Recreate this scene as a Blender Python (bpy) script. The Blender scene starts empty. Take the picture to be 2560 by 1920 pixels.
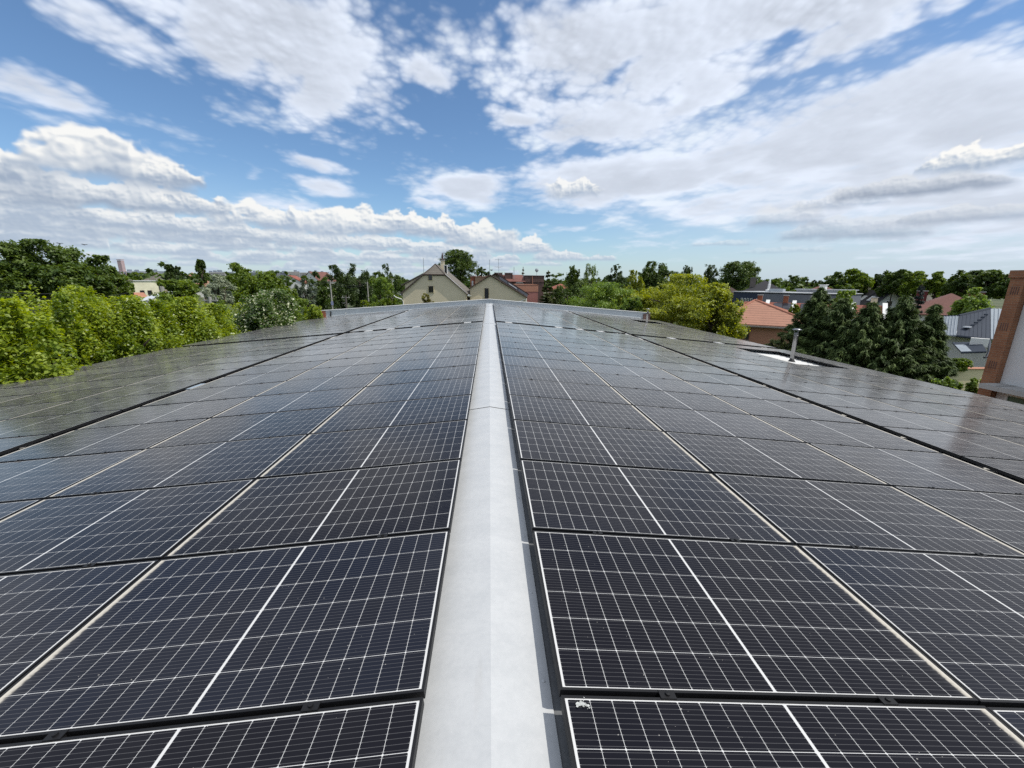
import bpy, math, random
import numpy as np
from mathutils import Vector, Matrix

# ============================================================ camera, sky, sun, exposure
SC = bpy.context.scene
COL = SC.collection
CAM_POS = Vector((0.0, 0.0, 1.6009))
FWD = Vector((0.05439333, 0.96907553, -0.24069479))
RGT = Vector((0.99851672, -0.05336647, 0.01078758))
UPV = Vector((0.00239105, 0.24092454, 0.9705409))
FPX = 1028.3827                       # focal length in pixels of the 2560 px wide photograph
cam_d = bpy.data.cameras.new('camera')
cam_d.sensor_width = 36.0
cam_d.lens = 36.0*FPX/2560.0
cam_d.clip_start = 0.05
cam_d.clip_end = 12000.0
cam = bpy.data.objects.new('camera', cam_d)
COL.objects.link(cam)
R = Matrix((RGT, UPV, -FWD)).transposed()
cam.matrix_world = Matrix.Translation(CAM_POS) @ R.to_4x4()
SC.camera = cam

SUN_AZ, SUN_EL = math.radians(103.0), math.radians(57.0)     # azimuth clockwise from the ridge direction (+Y)
EXPOSURE = 0.0
SKY_STRENGTH = 0.125
CLOUD_STRENGTH = 1.02
SC.view_settings.view_transform = 'Standard'
SC.view_settings.look = 'None'
SC.view_settings.exposure = EXPOSURE
SC.view_settings.gamma = 1.0
SC.view_settings.use_curve_mapping = False
SC.render.engine = 'CYCLES'
SC.cycles.max_bounces = 8
SC.cycles.diffuse_bounces = 3
SC.cycles.glossy_bounces = 3
SC.cycles.transmission_bounces = 3
SC.cycles.caustics_reflective = False
SC.cycles.caustics_refractive = False
SC.cycles.sample_clamp_indirect = 6.0
SC.cycles.use_denoising = False

sun_d = bpy.data.lights.new('sun', 'SUN')
sun_d.energy = 3.9
sun_d.angle = math.radians(0.53)
sun_d.color = (1.0, 0.955, 0.88)
sun = bpy.data.objects.new('sun', sun_d)
COL.objects.link(sun)
SDIR = Vector((math.sin(SUN_AZ)*math.cos(SUN_EL), math.cos(SUN_AZ)*math.cos(SUN_EL), math.sin(SUN_EL)))
sun.rotation_euler = SDIR.to_track_quat('Z', 'Y').to_euler()
sun.location = (40, -10, 60)

SHEET = [
    (-0.389, 0.477, 0.246, 0.129, -0.25, 1.0),
    (-0.358, 0.375, 0.1, 0.076, -0.568, 1.0),
    (-0.543, 0.479, 0.124, 0.089, -0.38, 1.0),
    (-0.768, 0.474, 0.186, 0.054, -0.455, 0.72),
    (-0.922, 0.361, 0.131, 0.039, -0.285, 0.75),
    (-0.659, 0.521, 0.149, 0.05, -0.201, 0.7),
    (-0.122, 0.414, 0.049, 0.037, -0.201, 0.95),
    (-0.174, 0.335, 0.057, 0.018, -0.295, 0.38),
    (0.283, 0.468, 0.308, 0.137, 0.11, 1.0),
    (0.078, 0.393, 0.084, 0.061, -0.121, 0.8),
    (0.629, 0.556, 0.417, 0.077, 0.155, 1.0),
    (0.051, 0.534, 0.057, 0.04, 0.039, 0.6),
    (0.195, 0.357, 0.122, 0.054, 0.03, 0.9),
    (0.448, 0.396, 0.198, 0.085, 0.342, 0.95),
    (0.049, 0.338, 0.08, 0.023, 0.106, 0.95),
    (0.745, 0.493, 0.247, 0.068, 0.427, 0.9),
    (1.081, 0.548, 0.132, 0.061, 0.432, 0.7),
    (0.958, 0.492, 0.287, 0.03, 0.414, -0.95),
    (0.555, 0.376, 0.228, 0.029, 0.377, -0.95),
    (0.628, 0.504, 0.025, 0.013, 0.341, -0.4),
    (0.384, 0.312, 0.103, 0.015, 0.183, -0.7),
    (0.033, 0.48, 0.024, 0.03, -0.268, -0.4),
    (0.271, 0.434, 0.038, 0.02, 0.5, -0.55),
    (0.397, 0.39, 0.034, 0.019, 0.508, -0.5),
    (0.849, 0.523, 0.026, 0.031, 0.707, -0.3),
    (0.993, 0.362, 0.486, 0.152, 0.281, 1.1),
    (0.277, 0.35, 0.194, 0.055, 0.152, 1.0),
    (0.622, 0.291, 0.347, 0.06, 0.214, 1.0),
    (0.381, 0.242, 0.341, 0.053, 0.086, 1.0),
    (0.207, 0.223, 0.132, 0.063, -0.057, 0.95),
    (0.694, 0.195, 0.281, 0.051, 0.02, 0.8),
    (1.149, 0.214, 0.352, 0.138, 0.021, 0.95),
    (0.475, 0.17, 0.242, 0.04, 0.019, 0.6),
    (0.537, 0.206, 0.098, 0.02, 0.1, -0.4),
    (-0.386, 0.249, 0.091, 0.019, -0.107, 0.8),
    (-0.361, 0.201, 0.082, 0.023, -0.214, 0.85),
    (-0.058, 0.2, 0.103, 0.036, 0.054, 1.0),
    (-0.017, 0.232, 0.051, 0.015, 0.023, 0.5),
    (-0.147, 0.166, 0.046, 0.012, -0.179, 0.5),
    (-0.516, 0.216, 0.019, 0.011, 0.023, 0.35),
    (0.153, 0.119, 0.075, 0.014, 0.017, 0.5),
    (0.395, 0.098, 0.133, 0.021, 0.016, 0.4),
    (-0.426, 0.148, 0.159, 0.029, -0.065, 0.5),
]
HEAPS = [
    (-39.62, 8.84, 7.58, 4.95, 1.0, 0.14),
    (-45.5, 8.03, 3.9, 2.57, 1.0, 0.25),
    (-34.29, 9.37, 3.18, 2.62, 1.0, 0.2),
    (-39.65, 6.78, 9.51, 2.68, 0.97, 0.35),
    (-45.09, 6.08, 4.56, 1.86, 0.95, 0.25),
    (-32.76, 6.9, 3.96, 2.33, 1.0, 0.12),
    (-27.7, 5.79, 5.37, 2.79, 1.0, 0.05),
    (-22.31, 5.85, 5.45, 3.03, 1.0, 0.0),
    (-17.43, 5.91, 5.59, 3.44, 1.0, 0.0),
    (-11.64, 6.16, 5.67, 2.8, 1.0, 0.05),
    (-7.02, 5.76, 4.72, 2.54, 1.0, 0.05),
    (0.68, 4.67, 4.03, 3.84, 1.0, 0.0),
    (-3.15, 4.89, 3.63, 2.6, 1.0, 0.05),
    (4.37, 3.78, 4.42, 2.19, 1.0, 0.0),
    (9.12, 2.99, 4.03, 1.51, 0.95, 0.05),
    (14.26, 2.89, 2.97, 0.81, 0.8, 0.1),
    (-43.23, 4.31, 4.37, 1.98, 0.97, 0.2),
    (-37.83, 4.8, 4.52, 2.15, 0.97, 0.2),
    (-33.52, 4.34, 4.33, 2.03, 0.97, 0.15),
    (-46.18, 2.98, 2.61, 1.3, 0.95, 0.25),
    (-41.72, 2.82, 3.41, 1.49, 0.95, 0.2),
    (-25.37, 4.25, 4.73, 2.02, 0.97, 0.08),
    (-29.95, 3.51, 3.88, 1.65, 0.95, 0.12),
    (-19.43, 4.11, 4.71, 2.02, 0.97, 0.06),
    (-13.46, 4.0, 4.51, 1.88, 0.95, 0.08),
    (-7.69, 3.59, 4.74, 1.71, 0.95, 0.08),
    (-2.88, 3.33, 4.26, 1.39, 0.9, 0.1),
    (-36.78, 2.54, 3.27, 1.26, 0.95, 0.15),
    (-44.54, 1.69, 2.81, 0.96, 0.9, 0.2),
    (-39.68, 1.66, 3.01, 0.87, 0.9, 0.2),
    (-33.06, 1.92, 3.23, 1.05, 0.9, 0.15),
    (-27.45, 2.22, 3.67, 1.12, 0.9, 0.15),
    (-21.64, 2.42, 4.08, 1.18, 0.9, 0.1),
    (-15.25, 2.38, 3.9, 1.12, 0.9, 0.1),
    (-8.33, 2.3, 3.57, 0.93, 0.85, 0.1),
    (0.19, 2.32, 3.7, 0.94, 0.85, 0.1),
    (7.0, 2.21, 3.08, 0.71, 0.75, 0.1),
    (10.58, 10.91, 4.38, 2.38, 0.85, 0.08),
    (44.6, 8.62, 7.23, 2.03, 0.8, 0.85),
    (49.06, 10.35, 4.84, 2.12, 0.97, 0.02),
    (35.12, 6.63, 4.13, 2.36, 0.55, 0.5),
    (41.38, 5.06, 8.3, 2.15, 0.62, 0.8),
    (48.79, 5.95, 5.33, 1.74, 0.6, 0.6),
    (39.0, 8.0, 4.73, 1.6, 0.5, 0.45),
    (28.93, 4.5, 4.46, 0.63, 0.4, 0.3),
    (35.57, 3.56, 5.26, 0.69, 0.3, 0.4),
    (-20.81, 3.16, 1.79, 0.98, 0.88, 0.22),
    (-2.5, 0.62, 0.89, 0.34, 0.88, 0.11),
    (-48.42, 3.05, 2.15, 1.0, 0.88, 0.17),
    (-18.68, 0.43, 0.89, 0.41, 0.88, 0.1),
    (-34.97, 3.76, 2.2, 0.93, 0.88, 0.14),
    (-8.64, 1.28, 1.11, 0.56, 0.88, 0.23),
    (1.73, 2.01, 1.83, 1.23, 0.88, 0.09),
    (-45.11, 4.01, 2.47, 1.22, 0.88, 0.06),
    (-28.45, 2.46, 1.53, 0.72, 0.88, 0.11),
    (-4.39, 2.02, 1.39, 0.65, 0.88, 0.11),
    (-39.11, 1.46, 1.32, 0.52, 0.88, 0.12),
    (-30.8, 3.63, 2.55, 1.57, 0.88, 0.17),
    (-30.2, 3.42, 1.94, 1.11, 0.88, 0.08),
    (-26.41, 0.64, 0.91, 0.65, 0.88, 0.06),
    (-13.35, 2.61, 2.01, 1.08, 0.88, 0.15),
    (-46.45, 0.88, 0.97, 0.41, 0.88, 0.03),
    (-43.15, 3.39, 1.74, 1.24, 0.88, 0.17),
    (-21.33, 3.18, 1.77, 1.24, 0.88, 0.21),
    (-11.51, 1.94, 1.76, 1.12, 0.88, 0.17),
    (-1.56, 2.04, 1.46, 0.83, 0.88, 0.05),
    (-39.82, 4.15, 2.87, 2.06, 0.88, 0.21),
    (-21.19, 0.71, 1.0, 0.7, 0.88, 0.2),
    (-24.29, 2.27, 1.42, 0.61, 0.88, 0.02),
    (-2.7, 2.11, 1.32, 0.68, 0.88, 0.01),
    (-38.9, 4.13, 2.66, 1.43, 0.88, 0.07),
    (-15.43, 3.82, 2.21, 0.86, 0.88, 0.01),
    (-45.61, 5.7, 3.18, 2.12, 0.88, 0.04),
    (-36.2, 3.81, 2.84, 1.39, 0.88, 0.02),
    (-4.2, 1.13, 1.27, 0.54, 0.88, 0.17),
    (-5.4, 2.5, 1.62, 1.02, 0.88, 0.03),
    (-33.37, 2.39, 2.03, 0.85, 0.88, 0.22),
    (-7.65, 3.38, 1.96, 0.86, 0.88, 0.06),
    (-6.12, 3.27, 2.31, 1.24, 0.88, 0.07),
    (-5.81, 2.96, 1.51, 0.67, 0.88, 0.21),
    (-5.04, 1.22, 1.12, 0.58, 0.88, 0.13),
    (-44.93, 4.99, 2.86, 1.85, 0.88, 0.06),
    (1.16, 2.24, 1.52, 1.07, 0.88, 0.18),
    (-5.45, 0.41, 0.81, 0.51, 0.88, 0.08),
    (-22.61, 1.0, 1.29, 0.71, 0.88, 0.21),
    (-46.08, 3.1, 1.51, 1.04, 0.88, 0.11),
    (-46.37, 0.9, 1.09, 0.43, 0.88, 0.05),
    (-26.87, 2.54, 1.84, 1.09, 0.88, 0.09),
    (-17.21, 0.92, 1.01, 0.66, 0.88, 0.04),
    (-38.16, 1.65, 1.38, 0.5, 0.88, 0.01),
    (-25.54, 1.06, 1.22, 0.79, 0.88, 0.14),
    (-13.18, 1.69, 1.13, 0.59, 0.88, 0.09),
    (-18.36, 0.85, 0.97, 0.64, 0.88, 0.07),
    (-28.25, 4.52, 2.23, 0.93, 0.88, 0.18),
    (-19.95, 2.74, 1.4, 0.72, 0.88, 0.0),
    (-36.93, 3.91, 1.73, 0.81, 0.88, 0.25),
    (1.47, 1.51, 1.46, 0.87, 0.88, 0.12),
    (-4.58, 0.78, 1.12, 0.43, 0.88, 0.22),
    (-14.17, 1.91, 1.62, 0.86, 0.88, 0.2),
    (-43.99, 3.18, 2.46, 1.73, 0.88, 0.06),
    (-36.65, 4.87, 2.47, 0.95, 0.88, 0.18),
    (-28.04, 3.62, 2.19, 1.2, 0.88, 0.1),
    (-34.6, 4.73, 2.98, 1.94, 0.88, 0.22),
    (-36.74, 4.95, 3.43, 1.88, 0.88, 0.14),
    (-43.91, 4.54, 2.07, 1.16, 0.88, 0.03),
    (-46.14, 3.81, 2.29, 1.4, 0.88, 0.2),
    (2.08, 0.45, 0.91, 0.52, 0.88, 0.16),
    (-21.21, 2.58, 2.13, 1.12, 0.88, 0.13),
    (-13.38, 0.63, 0.95, 0.38, 0.88, 0.03),
    (-49.89, 1.69, 1.24, 0.68, 0.88, 0.14),
    (-6.33, 1.79, 1.7, 0.87, 0.88, 0.19),
    (-20.7, 2.82, 1.65, 1.17, 0.88, 0.19),
    (-42.28, 3.28, 2.66, 1.02, 0.88, 0.08),
    (-10.74, 0.43, 0.92, 0.53, 0.88, 0.18),
    (-20.81, 4.08, 2.19, 1.25, 0.88, 0.01),
    (-20.67, 2.01, 1.89, 1.34, 0.88, 0.03),
    (-47.79, 1.16, 1.06, 0.67, 0.88, 0.14),
    (-21.65, 2.22, 1.24, 0.63, 0.88, 0.25),
    (-6.52, 2.07, 1.34, 0.94, 0.88, 0.11),
    (-17.18, 1.09, 1.09, 0.53, 0.88, 0.1),
    (-48.82, 4.21, 1.97, 1.15, 0.88, 0.15),
    (-13.01, 1.33, 1.16, 0.74, 0.88, 0.1),
    (-41.92, 5.19, 1.97, 1.35, 0.88, 0.07),
    (-29.76, 4.8, 2.61, 1.63, 0.88, 0.1),
    (-1.58, 2.29, 1.65, 0.65, 0.88, 0.09),
    (-24.0, 1.55, 1.37, 0.6, 0.88, 0.12),
    (-22.02, 3.08, 2.26, 1.43, 0.88, 0.11),
    (-25.83, 4.11, 2.22, 1.41, 0.88, 0.25),
    (-0.99, 1.78, 1.32, 0.78, 0.88, 0.17),
    (-22.07, 1.74, 1.4, 0.55, 0.88, 0.07),
    (-42.32, 3.96, 3.02, 1.27, 0.88, 0.01),
    (-10.71, 1.49, 1.33, 0.51, 0.88, 0.04),
    (-13.14, 2.44, 2.03, 1.45, 0.88, 0.09),
    (-17.13, 2.01, 1.55, 0.78, 0.88, 0.24),
    (-16.95, 0.86, 1.12, 0.8, 0.88, 0.22),
    (-20.43, 0.4, 0.91, 0.64, 0.88, 0.18),
    (-27.27, 2.04, 1.74, 0.7, 0.88, 0.2),
    (-23.56, 0.65, 1.05, 0.53, 0.88, 0.03),
    (-40.79, 4.88, 2.18, 1.41, 0.88, 0.2),
    (-45.41, 2.84, 2.19, 1.19, 0.88, 0.22),
    (-29.87, 3.23, 1.72, 1.16, 0.88, 0.21),
    (-20.01, 1.61, 1.29, 0.75, 0.88, 0.03),
    (-22.94, 1.57, 1.27, 0.61, 0.88, 0.21),
    (-40.7, 1.67, 1.2, 0.44, 0.88, 0.11),
    (-5.27, 3.03, 1.96, 1.01, 0.88, 0.22),
    (-21.99, 2.57, 1.92, 0.75, 0.88, 0.21),
    (-44.4, 3.33, 2.61, 1.47, 0.88, 0.09),
    (-11.49, 3.38, 2.26, 0.87, 0.88, 0.22),
    (-49.05, 4.32, 3.14, 1.32, 0.88, 0.13),
    (-12.63, 0.92, 1.0, 0.39, 0.88, 0.04),
    (-43.74, 2.02, 1.73, 1.07, 0.88, 0.19),
    (-15.04, 3.2, 1.64, 0.93, 0.88, 0.01),
    (-23.94, 3.87, 2.29, 1.08, 0.88, 0.07),
    (-29.14, 4.47, 3.34, 2.13, 0.88, 0.25),
    (-9.6, 1.23, 1.19, 0.75, 0.88, 0.18),
    (-14.06, 2.06, 1.3, 0.93, 0.88, 0.06),
    (1.91, 0.57, 1.04, 0.52, 0.88, 0.2),
    (-49.61, 3.02, 1.7, 1.05, 0.88, 0.17),
    (-25.52, 3.38, 2.7, 1.07, 0.88, 0.14),
    (-14.17, 2.58, 1.56, 1.07, 0.88, 0.06),
    (-5.22, 1.7, 1.2, 0.79, 0.88, 0.02),
    (-7.87, 2.21, 1.93, 1.26, 0.88, 0.1),
    (-42.83, 1.87, 1.15, 0.69, 0.88, 0.02),
    (-40.5, 1.71, 1.36, 0.84, 0.88, 0.11),
    (-23.3, 0.75, 0.97, 0.43, 0.88, 0.18),
    (-49.06, 3.98, 2.65, 1.45, 0.88, 0.01),
    (-36.69, 1.6, 1.24, 0.57, 0.88, 0.24),
    (-8.07, 3.15, 2.27, 1.11, 0.88, 0.24),
    (-24.32, 1.14, 1.27, 0.58, 0.88, 0.21),
    (-10.75, 1.28, 1.22, 0.76, 0.88, 0.17),
    (-22.09, 1.22, 1.14, 0.7, 0.88, 0.11),
    (-11.95, 2.66, 1.68, 0.67, 0.88, 0.17),
    (-31.15, 2.99, 1.55, 0.65, 0.88, 0.11),
    (-14.52, 0.74, 1.08, 0.73, 0.88, 0.17),
    (-10.27, 1.09, 1.0, 0.48, 0.88, 0.03),
    (-27.93, 3.73, 1.97, 1.33, 0.88, 0.11),
    (-41.42, 3.79, 2.21, 1.07, 0.88, 0.13),
    (2.53, 2.18, 1.45, 1.02, 0.88, 0.05),
    (-28.37, 2.03, 1.91, 0.7, 0.88, 0.16),
    (-23.04, 1.0, 1.17, 0.77, 0.88, 0.19),
    (-45.89, 4.82, 2.46, 1.66, 0.88, 0.14),
    (-45.76, 4.54, 2.71, 1.43, 0.88, 0.16),
    (-26.48, 0.54, 1.01, 0.47, 0.88, 0.07),
    (-47.36, 4.46, 3.23, 1.72, 0.88, 0.2),
    (-32.57, 2.21, 1.46, 0.69, 0.88, 0.14),
    (-32.73, 0.72, 1.05, 0.5, 0.88, 0.1),
    (-40.13, 0.7, 1.03, 0.54, 0.88, 0.23),
    (-49.0, 5.15, 1.97, 0.84, 0.88, 0.0),
    (-23.0, 1.81, 1.34, 0.96, 0.88, 0.14),
    (-0.9, 2.73, 1.69, 1.02, 0.88, 0.05),
    (-30.63, 3.52, 2.26, 0.89, 0.88, 0.02),
    (-9.14, 2.59, 1.93, 0.86, 0.88, 0.2),
    (-19.42, 0.91, 0.97, 0.57, 0.88, 0.24),
    (-18.94, 1.48, 1.44, 0.63, 0.88, 0.16),
    (-28.06, 0.52, 0.92, 0.51, 0.88, 0.23),
    (-12.32, 1.36, 1.34, 0.61, 0.88, 0.16),
    (-18.12, 2.68, 1.5, 0.93, 0.88, 0.13),
    (-10.66, 0.45, 0.93, 0.66, 0.88, 0.15),
    (-42.57, 5.32, 3.04, 1.41, 0.88, 0.16),
    (-4.48, 0.59, 0.96, 0.57, 0.88, 0.23),
    (-47.98, 3.32, 2.37, 1.43, 0.88, 0.22),
    (-15.21, 2.62, 1.9, 0.81, 0.88, 0.21),
    (-22.66, 0.45, 0.94, 0.58, 0.88, 0.16),
    (-47.26, 4.39, 2.29, 1.51, 0.88, 0.04),
    (-32.22, 0.89, 0.92, 0.44, 0.88, 0.17),
    (-27.75, 1.69, 1.68, 1.05, 0.88, 0.24),
    (-33.94, 1.34, 1.49, 0.58, 0.88, 0.2),
    (0.21, 2.2, 1.68, 0.84, 0.88, 0.07),
    (-46.44, 2.56, 1.78, 0.81, 0.88, 0.24),
    (2.92, 0.97, 1.14, 0.78, 0.88, 0.15),
    (-31.35, 4.29, 2.55, 1.5, 0.88, 0.19),
    (-34.72, 3.71, 1.95, 1.17, 0.88, 0.06),
    (-7.8, 1.39, 1.52, 0.65, 0.88, 0.18),
    (-4.69, 2.9, 1.94, 1.09, 0.88, 0.07),
    (-4.6, 2.56, 1.79, 0.98, 0.88, 0.23),
    (-20.27, 0.72, 0.9, 0.58, 0.88, 0.13),
    (-20.51, 2.06, 1.21, 0.79, 0.88, 0.1),
    (-25.4, 2.24, 1.35, 0.96, 0.88, 0.24),
    (-49.48, 0.81, 1.01, 0.73, 0.88, 0.12),
    (-1.1, 1.21, 1.2, 0.8, 0.88, 0.16),
    (-33.75, 2.58, 1.9, 0.97, 0.88, 0.05),
    (-38.09, 4.14, 2.01, 0.87, 0.88, 0.07),
    (2.42, 2.81, 1.86, 0.82, 0.88, 0.11),
    (-3.2, 1.96, 1.8, 1.23, 0.88, 0.2),
    (-3.15, 1.76, 1.23, 0.8, 0.88, 0.25),
    (-14.9, 1.21, 1.4, 0.98, 0.88, 0.23),
    (-14.86, 3.72, 1.9, 1.09, 0.88, 0.25),
    (2.73, 2.29, 1.74, 1.03, 0.88, 0.1),
    (-38.2, 4.92, 2.92, 1.44, 0.88, 0.08),
    (-40.86, 1.41, 1.38, 0.64, 0.88, 0.08),
    (-5.21, 0.55, 1.02, 0.53, 0.88, 0.21),
    (-6.33, 2.4, 1.32, 0.8, 0.88, 0.11),
    (-33.55, 2.87, 2.07, 1.05, 0.88, 0.1),
    (-38.58, 1.28, 1.29, 0.93, 0.88, 0.02),
    (-15.18, 2.5, 1.97, 0.95, 0.88, 0.07),
    (-34.78, 4.44, 3.12, 2.06, 0.88, 0.07),
    (-29.97, 1.71, 1.53, 0.69, 0.88, 0.19),
    (-7.97, 2.0, 1.3, 0.6, 0.88, 0.14),
    (-11.04, 0.98, 1.16, 0.81, 0.88, 0.18),
    (-2.91, 3.05, 1.73, 0.76, 0.88, 0.23),
    (-29.36, 0.88, 1.11, 0.6, 0.88, 0.05),
    (-1.44, 1.6, 1.66, 0.77, 0.88, 0.01),
    (-1.89, 1.1, 1.33, 0.72, 0.88, 0.17),
    (-43.84, 1.88, 1.61, 1.14, 0.88, 0.21),
    (-2.06, 2.47, 2.16, 0.97, 0.88, 0.03),
    (-37.25, 3.3, 1.93, 0.73, 0.88, 0.03),
]
# ---- SKY BEGIN
def make_clouds(W=4096, H=2048):
    """Cloud cover over the whole dome as an equirect map (numpy, fully procedural): returns HxWx4, row 0 = nadir."""
    rng = np.random.RandomState(7)
    tab = rng.rand(256, 256).astype(np.float32)
    def vn(x, y):
        xi = np.floor(x); yi = np.floor(y)
        fx = (x - xi).astype(np.float32); fy = (y - yi).astype(np.float32)
        fx = fx*fx*fx*(fx*(fx*6-15)+10); fy = fy*fy*fy*(fy*(fy*6-15)+10)
        a = xi.astype(np.int32) & 255; b = yi.astype(np.int32) & 255
        a1 = (a+1) & 255; b1 = (b+1) & 255
        return (tab[b, a]*(1-fx)+tab[b, a1]*fx)*(1-fy) + (tab[b1, a]*(1-fx)+tab[b1, a1]*fx)*fy
    def fbm(x, y, o=6, g=0.5, off=0.0):
        s = 0; t = 0; a = 1.0
        for i in range(o):
            c, d = math.cos(0.6*i+off), math.sin(0.6*i+off)
            s = s + a*vn((c*x-d*y)*2**i+17.3*i+off*31, (d*x+c*y)*2**i+9.1*i+off*57); t += a; a *= g
        return s/t
    def ss(a, b, x):
        t = np.clip((x-a)/(b-a), 0, 1); return t*t*(3-2*t)
    hh = H//2
    az = (np.arange(W)+0.5)/W*2*np.pi - np.pi          # azimuth clockwise from +Y
    el = (np.arange(hh)+0.5)/hh*np.pi/2
    AZ, EL = np.meshgrid(az.astype(np.float32), el.astype(np.float32))
    ca, sa = np.cos(AZ), np.sin(AZ); ce, se = np.cos(EL), np.sin(EL)
    X = sa*ce; Y = ca*ce; Z = se
    U = np.where(Y > 0.05, X/np.maximum(Y, 0.05), 99).astype(np.float32)
    V = np.where(Y > 0.05, Z/np.maximum(Y, 0.05), 99).astype(np.float32)
    front = Y > 0.05
    # ---------- high broken sheets: masks in the (U,V) tangent plane north of the roof
    k = 1/(Z+0.10)
    px, py = X*k, Y*k
    cov = np.zeros_like(U)
    g1 = fbm(px*2.6, py*2.0, 4, .55, .7)-.5; g2 = fbm(px*2.6+40, py*2.0, 4, .55, 6.1)-.5
    Uw = U+.16*g1*(.25+np.clip(V, 0, 1)); Vw = V+.14*g2*(.12+np.clip(V, 0, 1))
    for (u, v, a, b, r, s) in SHEET:
        c, d = math.cos(r), math.sin(r)
        p = ((Uw-u)*c+(Vw-v)*d)/a; q = (-(Uw-u)*d+(Vw-v)*c)/b
        m = np.exp(-(p*p+q*q)**1.3)*abs(s)
        cov = np.maximum(cov, m) if s > 0 else cov*(1-np.minimum(m, 1))
    base = fbm(X/(Z+.18)*0.8+3, Y/(Z+.18)*0.8, 4, .5, 2.0)
    out = ss(0.45, 0.62, base)
    wf = ss(1.15, 1.6, np.abs(U)+0*V); wf = np.maximum(wf, ss(.55, .85, V)); wf = np.where(front, wf, 1)
    cov = cov*(1-wf) + (0.25+0.65*out)*wf
    wx = fbm(px*4, py*4, 3, .5, .3)-.5; wy = fbm(px*4, py*4, 3, .5, 5.1)-.5
    n1 = fbm(px*3.2+wx*.5, py*2.6+wy*.5, 4, .5, 1.0)
    def cells(g, n=768):                    # tileable field of rounded cells, 1 in the middle of each
        jx = rng.rand(g, g); jy = rng.rand(g, g); r = .75+.5*rng.rand(g, g)
        q = (np.arange(n)+.5)/n*g; qx, qy = np.meshgrid(q, q); ix = np.floor(qx).astype(int); iy = np.floor(qy).astype(int)
        best = np.full((n, n), 9.)
        for oy in (-1, 0, 1):
            for ox in (-1, 0, 1):
                cx, cy = (ix+ox) % g, (iy+oy) % g
                best = np.minimum(best, np.hypot(qx-(ix+ox)-jx[cy, cx], qy-(iy+oy)-jy[cy, cx])/r[cy, cx])
        return np.clip(1-best, 0, 1)
    T = .60*cells(13)+.30*cells(27)+.10*cells(60); T = ((T-T.mean())/T.std()*.16+.5).astype(np.float32)
    def tex(ax, ay):
        n = T.shape[0]; u = (ax % 1.0)*n; v = (ay % 1.0)*n
        x0 = np.floor(u).astype(np.int32); y0 = np.floor(v).astype(np.int32); fx = (u-x0).astype(np.float32); fy = (v-y0).astype(np.float32)
        x0 %= n; y0 %= n; x1 = (x0+1) % n; y1 = (y0+1) % n
        return (T[y0, x0]*(1-fx)+T[y0, x1]*fx)*(1-fy)+(T[y1, x0]*(1-fx)+T[y1, x1]*fx)*fy
    ax, ay = px*.95+wx*.045, py*.80+wy*.045
    n2 = tex(ax, ay); n3 = tex(ax+.012, ay-.014)
    n4 = fbm(px*11, py*9, 4, .5, 2.2)-.5
    n2 = n2+n4*.35
    nz = (n1-.5)*1.6+(n2-.5)*.85*(.25+.75*ss(.10, .42, Z))
    dA = cov*1.15 + nz*0.72
    aA = ss(0.14, 0.92, dA)*.96
    tA = ss(0.60, 1.40, dA+(fbm(px*3+9, py*3, 4, .5, 7.)-.5)*1.2)
    sh = ((n2-n3)*.35+(n2-.5)*.36)*(.12+.88*ss(.18, .48, Z))+(n1-.5)*.40
    lum = np.clip(0.965 + 0.26*sh - .10*tA, .66, .985)
    colA = np.stack([lum*.938, lum*.972, np.minimum(lum*1.03, 1)], -1)
    # thin veil that whitens the right half near the horizon
    veil = ss(0.0, 1.0, U)*ss(.62, .10, V)*.66
    veil = np.maximum(veil, ss(-.2, -1.0, U)*ss(.26, .05, V)*.55)
    veil = np.where(front, veil, .25)
    veil = np.clip(veil + (fbm(px*1.0+5, py*.7, 5, .55, 9.)-.5)*.55*veil*1.6, 0, 1)
    colV = np.array([.815, .855, .90], np.float32)
    A = aA; C = colA
    a2 = veil; At = A + a2*(1-A)
    C = (C*A[..., None]+colV*(a2*(1-A))[..., None])/np.maximum(At, 1e-4)[..., None]; A = At
    # ---------- cumulus: each heap painted far to near with a lumpy top and a flat grey base
    daz = 2*np.pi/W; de = np.pi/2/hh
    gx = np.arange(1024)[None, :]+np.zeros((700, 1)); gy = np.arange(700)[:, None]+np.zeros((1, 1024))
    pb = 0
    for i, (f, a) in enumerate(((1/44, 1.), (1/21, .52), (1/10, .30), (1/5, .16))):   # billows
        t = vn(gx*f+11*i, gy*f+5*i)*.65+.35*vn(gx*f*1.7+3, gy*f*1.7+31*i); pb = pb+a*(1-np.abs(2*t-1)*1.7)
    pb = (pb/1.98).astype(np.float32); pb -= pb.mean()
    pn = fbm(gx/60, gy/60, 5, .55, 3.)-.5
    heaps = sorted(HEAPS, key=lambda h: h[1]); rng = np.random.RandomState(4)
    for (ha, he, hw, ht, op, gr) in heaps:             # az, el of base centre (deg), half width, height (deg), opacity, grey
        ha, he, hw, ht = [math.radians(t) for t in (ha, he, hw, ht)]
        i0 = int((ha-hw*1.5+np.pi)/daz); i1 = int((ha+hw*1.5+np.pi)/daz)+2
        j0 = max(int((he-ht*.75)/de), 0); j1 = int((he+ht*1.7)/de)+3
        if j1 <= j0 or i1 <= i0: continue
        w_, h_ = i1-i0, j1-j0
        ox, oy = rng.randint(0, 1024), rng.randint(0, 700)
        sc = float(np.clip(52/max(ht/de, 6), .7, 2.2))
        ii = np.arange(w_)[None, :]+0.; jj = np.arange(h_)[:, None]+0.
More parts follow.
